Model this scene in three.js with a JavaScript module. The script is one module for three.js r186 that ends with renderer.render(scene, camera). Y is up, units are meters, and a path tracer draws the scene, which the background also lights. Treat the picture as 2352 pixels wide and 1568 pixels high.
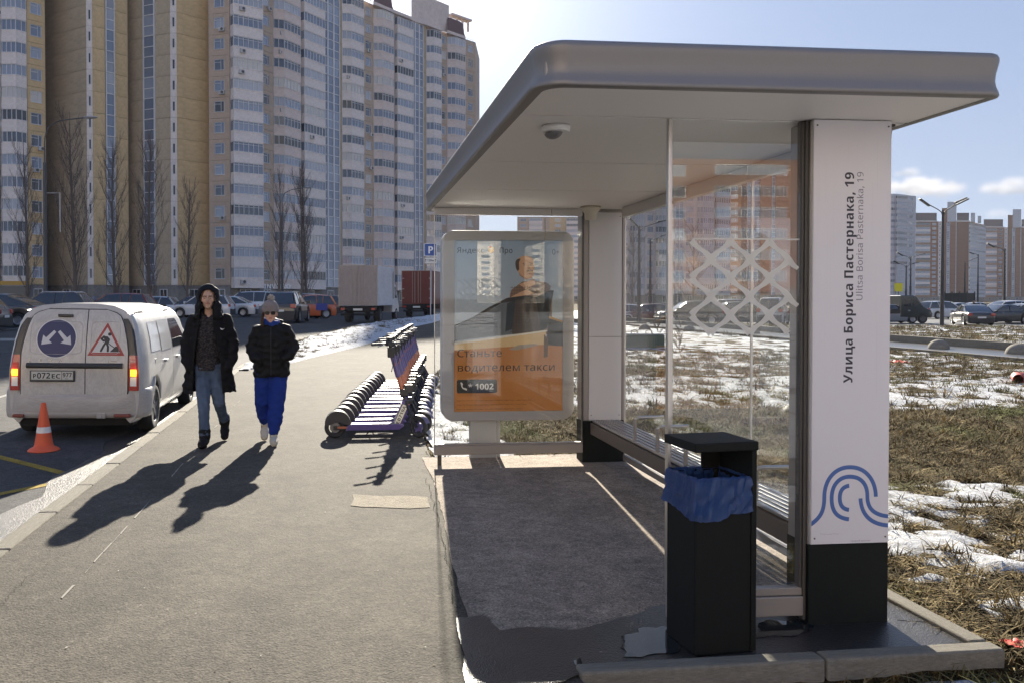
import * as THREE from 'three';
import { mergeGeometries, mergeVertices, toCreasedNormals } from 'three/addons/utils/BufferGeometryUtils.js';
import { RoundedBoxGeometry } from 'three/addons/geometries/RoundedBoxGeometry.js';
import { FontLoader } from 'three/addons/loaders/FontLoader.js';
import { TextGeometry } from 'three/addons/geometries/TextGeometry.js';
import { createNoise2D, createNoise3D } from 'simplex-noise';

// ------------------------------------------------------------------ camera
const scene = new THREE.Scene();
const W = 2352, HH = 1568, FOC = 1955, PPX = 1000, PPY = 717, EYE = 1.69;   // measured on a 2352 px wide view of the photograph
const YAW = Math.atan(240 / FOC), PITCH = Math.atan(32 / FOC);
const camera = new THREE.PerspectiveCamera(2 * Math.atan(HH / 2 / FOC) * 180 / Math.PI, W / HH, 0.1, 3000);
camera.position.set(0, EYE, 0);
camera.rotation.order = 'YXZ';
camera.rotation.set(-PITCH, -YAW, 0);
camera.setViewOffset(W, HH, W / 2 - PPX, HH / 2 - PPY, W, HH);   // the photograph is a crop: its optical axis is left of the middle
camera.updateProjectionMatrix();
camera.updateMatrixWorld(true);

// ------------------------------------------------------------------ light
const EXPOSURE = 3.3;
const SUN_AZ = 5.8 * Math.PI / 180, SUN_EL = 22.3 * Math.PI / 180;
const sunDir = new THREE.Vector3(Math.sin(SUN_AZ) * Math.cos(SUN_EL), Math.sin(SUN_EL), -Math.cos(SUN_AZ) * Math.cos(SUN_EL));
const sun = new THREE.DirectionalLight(new THREE.Color().setRGB(1, 0.92, 0.78), 5);
sun.position.copy(sunDir).multiplyScalar(120);
sun.target.position.set(0, 0, -10);
sun.castShadow = true;
sun.shadow.mapSize.set(4096, 4096);
Object.assign(sun.shadow.camera, { left: -60, right: 60, top: 60, bottom: -60, near: 1, far: 400 });
scene.add(sun, sun.target);

const n2a = createNoise2D(rng(11)), n2b = createNoise2D(rng(12)), n3a = createNoise3D(rng(13));
function rng(seed) { let s = seed | 0; return () => { s = (s + 0x6d2b79f5) | 0; let t = Math.imul(s ^ (s >>> 15), 1 | s); t = (t + Math.imul(t ^ (t >>> 7), 61 | t)) ^ t; return ((t ^ (t >>> 14)) >>> 0) / 4294967296; }; }
const clamp = (x, a = 0, b = 1) => Math.min(b, Math.max(a, x));
const mix = (a, b, t) => a + (b - a) * t;
const smooth = (a, b, x) => { const t = clamp((x - a) / (b - a)); return t * t * (3 - 2 * t); };
const fbm = (n, x, y, o = 4) => { let s = 0, a = 0.5, f = 1; for (let i = 0; i < o; i++) { s += a * n(x * f, y * f); a *= 0.5; f *= 2.03; } return s; };

// pixel of the 2352 px view -> world
const camF = new THREE.Vector3(0, 0, -1).applyEuler(camera.rotation), camR = new THREE.Vector3(1, 0, 0).applyEuler(camera.rotation), camU = new THREE.Vector3(0, 1, 0).applyEuler(camera.rotation);
const ray = (u, v) => camF.clone().addScaledVector(camR, (u - PPX) / FOC).addScaledVector(camU, -(v - PPY) / FOC);
const onY = (u, v, y = 0) => { const d = ray(u, v); return d.multiplyScalar((y - EYE) / d.y).add(camera.position); };      // where the ray meets height y
const onZ = (u, v, z) => { const d = ray(u, v); return d.multiplyScalar(z / d.z).add(camera.position); };
const atD = (u, d, y = 0) => { const r = ray(u, 685).setY(0); const p = r.multiplyScalar(d / 1.0); return new THREE.Vector3(p.x, y, p.z); };   // plan point at depth d below column u

// sky: air and a few clouds
{
  const w = 2048, h = 1024, data = new Float32Array(w * h * 4), d = new THREE.Vector3();
  const clouds = [[2112, 433, 70, 25, 1], [2165, 440, 40, 16, .7], [2092, 397, 28, 9, .6], [2318, 432, 46, 18, .75], [2282, 438, 24, 12, .6], [2340, 418, 26, 10, .5], [2295, 492, 24, 8, .35], [2560, 380, 130, 40, .8], [2800, 460, 160, 40, .7], [3000, 330, 120, 36, .6]].map(([u, v, a, b, k]) => {
    const r = ray(u, v).normalize(); return [Math.atan2(r.x, -r.z), Math.asin(r.y), a / FOC, b / FOC, k];
  });
  const rc = rng(404); for (let i = 0; i < 70; i++) { const a = mix(.95, 2 * Math.PI - 1.0, rc()); clouds.push([a > Math.PI ? a - 2 * Math.PI : a, mix(.06, .5, rc()), .05 + .12 * rc(), .018 + .035 * rc(), .6 + .4 * rc()]); }   // the same scattered cumulus all round
  for (let j = 0; j < h; j++) for (let i = 0; i < w; i++) {
    const ph = ((i + .5) / w - .5) * 2 * Math.PI, th = ((j + .5) / h - .5) * Math.PI;
    d.set(Math.cos(th) * Math.cos(ph), Math.sin(th), Math.cos(th) * Math.sin(ph));
    const el = th, az = Math.atan2(d.x, -d.z), g = Math.acos(clamp(d.dot(sunDir), -1, 1)) * 180 / Math.PI;
    const t = Math.exp(-Math.max(el, 0) * 3.0);
    let r = mix(.14, .57, t), gg = mix(.27, .68, t), b = mix(.60, .84, t);
    const haze = 1.15 * Math.exp(-g / 6) + .62 * Math.exp(-g / 13) + .07 * Math.exp(-g / 45);
    r += haze * 1.02; gg += haze * .97; b += haze * .9;
    if (el > 0 && el < .62) for (const [ca, ce, cw, ch, k] of clouds) {
      const dx = (az - ca) / cw, dy = (el - ce) / ch;
      if (Math.abs(dx) > 1.8 || Math.abs(dy) > 2.2) continue;
      const yy = dy < 0 ? dy * 1.6 : dy;
      const c = k * smooth(.05, .75, 1.05 - dx * dx - yy * yy + .9 * fbm(n2a, az * 42 + ce * 90, el * 90, 5));
      const lit = mix(.62, 1.12, smooth(-.9, .6, dy + .4 * n2b(az * 60, el * 110)));
      r = mix(r, lit * .97, c); gg = mix(gg, lit * .96, c); b = mix(b, lit * .98, c);
    }
    if (el < 0) { const q = smooth(0, -.06, el); r = mix(r, .2, q); gg = mix(gg, .19, q); b = mix(b, .18, q); }
    const o = (j * w + i) * 4;
    data[o] = r / EXPOSURE; data[o + 1] = gg / EXPOSURE; data[o + 2] = b / EXPOSURE; data[o + 3] = 1;
  }
  const tex = new THREE.DataTexture(data, w, h, THREE.RGBAFormat, THREE.FloatType);
  tex.mapping = THREE.EquirectangularReflectionMapping; tex.magFilter = THREE.LinearFilter; tex.needsUpdate = true;
  scene.background = tex; scene.environment = tex;
}
scene.fog = new THREE.FogExp2(new THREE.Color().setRGB(.95, .95, 1), .00012);   // thin spring haze
const renderer = new THREE.WebGLRenderer({ antialias: true });
renderer.toneMapping = THREE.LinearToneMapping;
renderer.toneMappingExposure = EXPOSURE;
renderer.shadowMap.enabled = true;

// ------------------------------------------------------------------ helpers
const taken = new Map();
const numbered = (n) => { const k = taken.get(n) ?? 0; taken.set(n, k + 1); return k ? `${n}_${String(k).padStart(3, '0')}` : n; };
const lin = (r, g, b) => new THREE.Color().setRGB(r, g, b);
const std = (c, roughness = .8, o = {}) => new THREE.MeshStandardMaterial({ color: Array.isArray(c) ? lin(...c) : c, roughness, ...o });
const phys = (c, roughness, o = {}) => new THREE.MeshPhysicalMaterial({ color: Array.isArray(c) ? lin(...c) : c, roughness, ...o });
function merge(list) {
  list = list.flat(9).filter(Boolean);
  if (list.length === 1) return list[0];
  const uv = list.every((g) => g.attributes.uv);
  return mergeGeometries(list.map((g) => { const q = g.index ? g.toNonIndexed() : g.clone(); for (const k of Object.keys(q.attributes)) if (k !== 'position' && k !== 'normal' && !(k === 'uv' && uv)) q.deleteAttribute(k); return q; }));
}
function part(name, geo, mat, parent, label) {
  const m = new THREE.Mesh(Array.isArray(geo) ? merge(geo) : geo, mat);
  m.name = name; m.castShadow = m.receiveShadow = true;
  if (label) m.userData.label = label;
  parent.add(m); return m;
}
function thing(name, label, category, pos = [0, 0, 0], turn = 0, group) {
  const o = new THREE.Group(); o.name = numbered(name); o.position.set(...pos); o.rotation.y = turn;
  o.userData = { label, category }; if (group) o.userData.group = group;
  scene.add(o); return o;
}
function single(name, geo, mat, label, category, group) {
  const m = part(numbered(name), geo, mat, scene); m.userData = { label, category }; if (group) m.userData.group = group; return m;
}
function struct(name, geo, mat) { const m = part(numbered(name), geo, mat, scene); m.userData.kind = 'structure'; return m; }
function structGroup(name) { const o = new THREE.Group(); o.name = numbered(name); o.userData.kind = 'structure'; scene.add(o); return o; }
function dup(root, pos, turn, label) { const r = root.clone(); r.name = numbered(root.name.replace(/_\d\d\d$/, '')); r.userData = { ...root.userData }; if (label) r.userData.label = label; r.position.set(...pos); r.rotation.y = turn; scene.add(r); return r; }
const box = (w, h, d, x = 0, y = 0, z = 0, ry = 0, rx = 0, rz = 0) => { const g = new THREE.BoxGeometry(w, h, d); if (rx) g.rotateX(rx); if (rz) g.rotateZ(rz); if (ry) g.rotateY(ry); return g.translate(x, y, z); };
const span = (x0, x1, y0, y1, z0, z1) => box(x1 - x0, y1 - y0, z1 - z0, (x0 + x1) / 2, (y0 + y1) / 2, (z0 + z1) / 2);
const rspan = (x0, x1, y0, y1, z0, z1, r = .008, s = 2) => new RoundedBoxGeometry(x1 - x0, y1 - y0, z1 - z0, s, Math.min(r, (x1 - x0) / 2.05, (y1 - y0) / 2.05, (z1 - z0) / 2.05)).translate((x0 + x1) / 2, (y0 + y1) / 2, (z0 + z1) / 2);
const cyl = (r0, r1, h, x, y, z, n = 16, o = {}) => { const g = new THREE.CylinderGeometry(r1, r0, h, n); if (o.rx) g.rotateX(o.rx); if (o.rz) g.rotateZ(o.rz); return g.translate(x, y, z); };
const V = (x, y, z) => new THREE.Vector3(x, y, z);
const tube = (pts, r, n = 8, seg) => new THREE.TubeGeometry(new THREE.CatmullRomCurve3(pts.map((p) => p.isVector3 ? p : V(...p)), false, 'catmullrom', .2), seg ?? pts.length * 6, r, n, false);
function bar(a, b, r0, r1 = r0, n = 8) { // round bar from a to b
  const A = V(...a), B = V(...b), L = A.distanceTo(B), g = new THREE.CylinderGeometry(r1, r0, L, n);
  g.applyQuaternion(new THREE.Quaternion().setFromUnitVectors(V(0, 1, 0), B.clone().sub(A).normalize()));
  return g.translate((a[0] + b[0]) / 2, (a[1] + b[1]) / 2, (a[2] + b[2]) / 2);
}
function beam(a, b, w, h) { // flat bar from a to b: w across, h high
  const A = V(...a), B = V(...b), L = A.distanceTo(B), g = new THREE.BoxGeometry(w, h, L), m = new THREE.Matrix4().lookAt(B, A, V(0, 1, 0));
  return g.applyMatrix4(m).translate((a[0] + b[0]) / 2, (a[1] + b[1]) / 2, (a[2] + b[2]) / 2);
}
// rows of points -> smooth surface; uv are fractions unless metres
function loft(rows, o = {}) {
  const n = rows.length, m = rows[0].length, p = new Float32Array(n * m * 3), uv = new Float32Array(n * m * 2), idx = [];
  for (let i = 0; i < n; i++) for (let j = 0; j < m; j++) { p.set(rows[i][j], (i * m + j) * 3); uv.set(o.uv ? o.uv(i, j, rows[i][j]) : [j / (m - 1), i / (n - 1)], (i * m + j) * 2); }
  for (let i = 0; i < n - 1; i++) for (let j = 0; j < m - 1; j++) { const a = i * m + j, b = a + 1, c = a + m, d = c + 1; if (o.keep && !o.keep(i, j)) continue; if (o.flip) idx.push(a, c, b, b, c, d); else idx.push(a, b, c, b, d, c); }
  const g = new THREE.BufferGeometry();
  g.setAttribute('position', new THREE.BufferAttribute(p, 3)); g.setAttribute('uv', new THREE.BufferAttribute(uv, 2)); g.setIndex(idx);
  g.computeVertexNormals(); return g;
}
// vertical prism over a plan polygon [[x,z],...]
function prism(pts, y0, y1) {
  const s = new THREE.Shape(pts.map(([x, z]) => new THREE.Vector2(x, -z)));
  return new THREE.ExtrudeGeometry(s, { depth: y1 - y0, bevelEnabled: false }).rotateX(-Math.PI / 2).translate(0, y0, 0);
}
// outline [[x,y],...] pushed along z, slightly bevelled
function slab(pts, z0, z1, bevel = 0, holes) {
  const s = !Array.isArray(pts) ? pts : new THREE.Shape(pts.map(([x, y]) => new THREE.Vector2(x, y)));
  if (holes) for (const h of holes) s.holes.push(new THREE.Path(h.map(([x, y]) => new THREE.Vector2(x, y))));
  return new THREE.ExtrudeGeometry(s, { depth: z1 - z0 - 2 * bevel, bevelEnabled: bevel > 0, bevelThickness: bevel, bevelSize: bevel, bevelOffset: -bevel, bevelSegments: 2, curveSegments: 10 }).translate(0, 0, z0 + bevel);
}
function roundRect(x0, y0, x1, y1, r, S = new THREE.Shape()) {
  S.moveTo(x0 + r, y0); S.lineTo(x1 - r, y0); S.absarc(x1 - r, y0 + r, r, -Math.PI / 2, 0); S.lineTo(x1, y1 - r); S.absarc(x1 - r, y1 - r, r, 0, Math.PI / 2);
  S.lineTo(x0 + r, y1); S.absarc(x0 + r, y1 - r, r, Math.PI / 2, Math.PI); S.lineTo(x0, y0 + r); S.absarc(x0 + r, y0 + r, r, Math.PI, Math.PI * 1.5); return S;
}
function canvasTex(w, h, draw) {
  const c = document.createElement('canvas'); c.width = w; c.height = h; const g = c.getContext('2d'); draw(g, w, h);
  const t = new THREE.CanvasTexture(c); t.colorSpace = THREE.SRGBColorSpace; t.anisotropy = 8; return t;
}
// signed distance field -> smooth mesh (surface nets)
function sdfMesh(f, lo, hi, h) {
  const nx = Math.ceil((hi[0] - lo[0]) / h) + 1, ny = Math.ceil((hi[1] - lo[1]) / h) + 1, nz = Math.ceil((hi[2] - lo[2]) / h) + 1;
  const F = new Float32Array(nx * ny * nz), id = (i, j, k) => (k * ny + j) * nx + i;
  for (let k = 0; k < nz; k++) for (let j = 0; j < ny; j++) for (let i = 0; i < nx; i++) F[id(i, j, k)] = f(lo[0] + i * h, lo[1] + j * h, lo[2] + k * h);
  const vid = new Int32Array(nx * ny * nz).fill(-1), P = [], idx = [];
  const E = [[0, 1], [2, 3], [4, 5], [6, 7], [0, 2], [1, 3], [4, 6], [5, 7], [0, 4], [1, 5], [2, 6], [3, 7]];
  for (let k = 0; k < nz - 1; k++) for (let j = 0; j < ny - 1; j++) for (let i = 0; i < nx - 1; i++) {
    const c = []; let m = 0;
    for (let q = 0; q < 8; q++) { const v = F[id(i + (q & 1), j + ((q >> 1) & 1), k + (q >> 2))]; c.push(v); if (v < 0) m |= 1 << q; }
    if (m === 0 || m === 255) continue;
    let x = 0, y = 0, z = 0, n = 0;
    for (const [a, b] of E) if ((c[a] < 0) !== (c[b] < 0)) { const t = c[a] / (c[a] - c[b]); x += mix(a & 1, b & 1, t); y += mix((a >> 1) & 1, (b >> 1) & 1, t); z += mix(a >> 2, b >> 2, t); n++; }
    vid[id(i, j, k)] = P.length / 3; P.push(lo[0] + (i + x / n) * h, lo[1] + (j + y / n) * h, lo[2] + (k + z / n) * h);
  }
  const quad = (a, b, c, d, flip) => { if (a < 0 || b < 0 || c < 0 || d < 0) return; flip ? idx.push(a, c, b, a, d, c) : idx.push(a, b, c, a, c, d); };
  for (let k = 1; k < nz - 1; k++) for (let j = 1; j < ny - 1; j++) for (let i = 1; i < nx - 1; i++) {
    const a = F[id(i, j, k)] < 0;
    if (a !== F[id(i + 1, j, k)] < 0) quad(vid[id(i, j - 1, k - 1)], vid[id(i, j, k - 1)], vid[id(i, j, k)], vid[id(i, j - 1, k)], !a);
    if (a !== F[id(i, j + 1, k)] < 0) quad(vid[id(i - 1, j, k - 1)], vid[id(i - 1, j, k)], vid[id(i, j, k)], vid[id(i, j, k - 1)], !a);
    if (a !== F[id(i, j, k + 1)] < 0) quad(vid[id(i - 1, j - 1, k)], vid[id(i, j - 1, k)], vid[id(i, j, k)], vid[id(i - 1, j, k)], !a);
  }
  const g = new THREE.BufferGeometry(); g.setAttribute('position', new THREE.Float32BufferAttribute(P, 3)); g.setIndex(idx); g.computeVertexNormals(); return g;
}
const font = await new FontLoader().loadAsync('fonts/droid/droid_sans_bold.typeface.json');
const text3 = (s, size, depth) => { const g = new TextGeometry(s, { font, size, depth, curveSegments: 4 }); g.computeBoundingBox(); return g; };

// tileable noise textures
function tileNoise(size, cells, seed) { // bilinear value noise, wraps
  const r = rng(seed), a = new Float32Array(cells * cells).map(() => r());
  return (x, y) => { const fx = x / size * cells, fy = y / size * cells, i = Math.floor(fx), j = Math.floor(fy), u = fx - i, v = fy - j, s = u * u * (3 - 2 * u), t = v * v * (3 - 2 * v);
    const g = (p, q) => a[((q % cells + cells) % cells) * cells + (p % cells + cells) % cells]; return mix(mix(g(i, j), g(i + 1, j), s), mix(g(i, j + 1), g(i + 1, j + 1), s), t); };
}
function dataTex(size, fn, srgb) {
  const d = new Uint8Array(size * size * 4);
  for (let y = 0; y < size; y++) for (let x = 0; x < size; x++) { const c = fn(x, y), o = (y * size + x) * 4; for (let k = 0; k < 3; k++) d[o + k] = clamp(Array.isArray(c) ? c[k] : c) * 255; d[o + 3] = 255; }
  const t = new THREE.DataTexture(d, size, size); t.wrapS = t.wrapT = THREE.RepeatWrapping; t.magFilter = THREE.LinearFilter; t.minFilter = THREE.LinearMipmapLinearFilter; t.generateMipmaps = true;
  if (srgb) t.colorSpace = THREE.SRGBColorSpace; t.needsUpdate = true; return t;
}
const tiled = (t, metres) => { const c = t.clone(); c.repeat.set(1 / metres, 1 / metres); c.needsUpdate = true; return c; };
const S2 = 1024;
const nA = tileNoise(S2, 512, 1), nB = tileNoise(S2, 170, 2), nC = tileNoise(S2, 40, 3), nD = tileNoise(S2, 9, 4), nE = tileNoise(S2, 340, 5);
const rr = rng(77);
const grit = new Float32Array(S2 * S2).map(() => rr());
const asphaltTex = dataTex(S2, (x, y) => {
  const a = nA(x, y), b = nB(x, y), c = nC(x, y), d = nD(x, y), g = grit[y * S2 + x];
  let v = .74 + .24 * (a - .5) + .14 * (b - .5) + .12 * (c - .5) + .12 * (d - .5) + .10 * (g - .5);
  if (nE(x, y) > .86) v += .16; if (a < .14) v -= .14;
  return [v * 1.0, v * .985, v * .96];
}, true);
const asphaltBump = dataTex(S2, (x, y) => .5 + .55 * (nA(x, y) - .5) + .3 * (nE(x, y) - .5) + .2 * (grit[y * S2 + x] - .5));
const soilTex = dataTex(S2, (x, y) => {
  const a = nA(x, y), b = nB(x, y), c = nC(x, y), d = nD(x, y), g = grit[y * S2 + x];
  const v = .62 + .5 * (a - .5) + .4 * (b - .5) + .35 * (c - .5) + .2 * (g - .5), s = smooth(.35, .7, c * .6 + d * .4);
  return [v * mix(.82, 1.05, s), v * mix(.80, .93, s), v * mix(.70, .70, s)];
}, true);
const soilBump = dataTex(S2, (x, y) => .5 + .5 * (nA(x, y) - .5) + .5 * (nB(x, y) - .5) + .3 * (nC(x, y) - .5));
const concreteTex = dataTex(512, (x, y) => { const X = x * 2, Y = y * 2, v = .84 + .1 * (nB(X, Y) - .5) + .12 * (nC(X, Y) - .5) + .08 * (nD(X, Y) - .5) + .12 * (grit[y * S2 + x] - .5); return [v, v * .985, v * .95]; }, true);
const dirtTex = dataTex(512, (x, y) => { const X = x * 2, Y = y * 2, v = .93 + .08 * (nC(X, Y) - .5) + .07 * (nD(X, Y) - .5) + .05 * (nB(X, Y) - .5) - (nE(X, Y) > .9 ? .06 : 0); return [v, v * .99, v * .975]; }, true);
const snowTex = dataTex(512, (x, y) => { const X = x * 2, Y = y * 2, g = grit[y * S2 + x], v = .93 + .08 * (nC(X, Y) - .5) + .1 * (nD(X, Y) - .5), q = smooth(.55, .8, nC(X + 300, Y)) * .16 + (g > .985 ? .45 : 0) + (nB(X, Y) > .9 ? .22 : 0); return [v * (1 - q * .75), v * (1 - q * .85), v * (1 - q)]; }, true);
const bumpFine = dataTex(512, (x, y) => .5 + .5 * (grit[y * S2 + x] - .5) + .4 * (nB(x * 2, y * 2) - .5));
// ------------------------------------------------------------------ ground
const lerpPts = (pts) => (z) => { if (z >= pts[0][0]) return pts[0][1]; for (let i = 1; i < pts.length; i++) if (z >= pts[i][0]) { const t = (pts[i - 1][0] - z) / (pts[i - 1][0] - pts[i][0]); return mix(pts[i - 1][1], pts[i][1], t * t * (3 - 2 * t) * .35 + t * .65); } return pts.at(-1)[1]; };
const kerbX = lerpPts([[6, -2.16], [-22, -2.13], [-27, -1.75], [-30.5, -1.15], [-38, .9], [-41, 1.9], [-62, 7.6], [-95, 17]]);
const walkL0 = lerpPts([[6, -2.16], [-20.5, -2.14], [-23, -1.1], [-31, 1.5], [-45, 5.4], [-62, 10], [-95, 19]]);
const walkR = lerpPts([[6, 1.1], [-3.6, 1.1], [-9, 1.05], [-12, 1.22], [-16, 1.75], [-22, 2.9], [-40, 7.6], [-62, 13.4], [-95, 23]]);
const walkL = (z) => Math.max(kerbX(z) + .003, walkL0(z));
const camDepth = (x, z) => x * Math.sin(YAW) - z * Math.cos(YAW);
const camCol = (x, z) => PPX + FOC * (x * Math.cos(YAW) + z * Math.sin(YAW)) / camDepth(x, z);
const gh = (x, z) => .45 * smooth(-23, -42, z) * (1 - smooth(3, 14, x - Math.max(0, -z - 40) * .3)) - .25 * smooth(22, 34, x);
function zSteps(z0, z1, d0, grow) { const a = [z0]; let d = d0; while (a.at(-1) > z1) { a.push(a.at(-1) - d); d *= grow; } a[a.length - 1] = z1; return a; }
function ribbon(zs, L, R, nx, y, tint) {
  const rows = zs.map((z) => { const l = L(z), r = R(z); return Array.from({ length: nx + 1 }, (_, i) => { const x = mix(l, r, i / nx); return [x, y(x, z), z]; }); });
  const g = loft(rows, { uv: (i, j, p) => [p[0], p[2]] });
  if (tint) { const p = g.attributes.position, c = new Float32Array(p.count * 3); for (let i = 0; i < p.count; i++) c.set(tint(p.getX(i), p.getZ(i)), i * 3); g.setAttribute('color', new THREE.BufferAttribute(c, 3)); }
  return g;
}
const patchy = (lo, hi, f = .5) => (x, z) => { const v = mix(lo, hi, clamp(.5 + .55 * fbm(n2a, x * f, z * f, 5) + .25 * fbm(n2b, x * 3.1, z * 3.1, 3))); return [v, v * .99, v * .97]; };
const asphalt = (c, metres, rough, bump) => phys(c, rough, { specularIntensity: .3, map: tiled(asphaltTex, metres), bumpMap: tiled(asphaltBump, metres), bumpScale: bump, vertexColors: true });
const pavementMat = asphalt([.138, .126, .107], 3.3, .9, .004), roadMat = asphalt([.115, .116, .122], 3.7, .85, .004), slabMat = asphalt([.5, .425, .36], 2.9, .9, .003);
const concreteMat = phys([.29, .275, .245], .9, { specularIntensity: .3, map: tiled(concreteTex, .9), bumpMap: tiled(bumpFine, .35), bumpScale: .002 });
const concretePale = phys([.34, .32, .28], .9, { specularIntensity: .3, map: tiled(concreteTex, .7), bumpMap: tiled(bumpFine, .3), bumpScale: .003 });
const soilMat = phys([.15, .118, .072], 1, { specularIntensity: .2, map: tiled(soilTex, 1.7), bumpMap: tiled(soilBump, 1.7), bumpScale: .03 });
const snowMat = phys([.68, .7, .735], .85, { map: tiled(snowTex, .9), specularIntensity: .4, bumpMap: tiled(soilBump, .9), bumpScale: .02 });

struct('ground', new THREE.PlaneGeometry(3000, 3000).rotateX(-Math.PI / 2).translate(0, -.62, 0), soilMat);
const zLong = [60, 45, 30, 20, 12, ...zSteps(8, -135, .35, 1.03)];
struct('road', ribbon(zLong, () => -95, (z) => kerbX(z) - .1, 60, (x, z) => gh(x, z) - .12, patchy(.8, 1.12, .22)), roadMat);
struct('pavement', ribbon([60, 45, 30, 20, 12, ...zSteps(8, -95, .12, 1.025)], walkL, walkR, 30, (x, z) => gh(x, z), patchy(.86, 1.1, .6)), pavementMat);
struct('shelter_paving', ribbon(zSteps(-3.74, -8.95, .1, 1), (z) => mix(.70, .95, smooth(-3.7, -8.5, z)) + .01 * n2a(z * 3, 4), () => 3.07, 26, () => .007, patchy(.8, 1.1, .9)), slabMat);
// kerb of metre-long stones
{
  const k = structGroup('kerb'); const r = rng(5);
  const geos = [0, 1, 2].map((i) => rspan(-.075, .075, -.26, 0, -.494, .494, .014, 2));
  let z = 3;
  while (z > -66) {
    const x0 = kerbX(z), z1 = z - 1 / Math.hypot(1, (kerbX(z - 1) - x0)), x1 = kerbX(z1);
    const s = part('kerb_stone', geos[Math.floor(r() * 3)], r() < .5 ? concreteMat : concretePale, k);
    s.position.set((x0 + x1) / 2 - .075, gh((x0 + x1) / 2, (z + z1) / 2) + .006 + .006 * r(), (z + z1) / 2); s.rotation.y = Math.atan2(x0 - x1, z - z1) + (r() - .5) * .012;
    z = z1;
  }
  const e = structGroup('edging'); // low garden kerb round the shelter paving
  for (let i = 0; i < 6; i++) { const s = part('edging_stone', rspan(3.07, 3.165, -.22, .035, -3.745 - i * .96 - .955, -3.745 - i * .96, .012), concretePale, e); s.rotation.y = (r() - .5) * .006; }
  for (const [a, b] of [[1.1, 2.26], [2.265, 3.17]]) part('edging_stone', rspan(a, b, -.24, .03 + r() * .006, -3.742, -3.64, .016), concreteMat, e);
}
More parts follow.
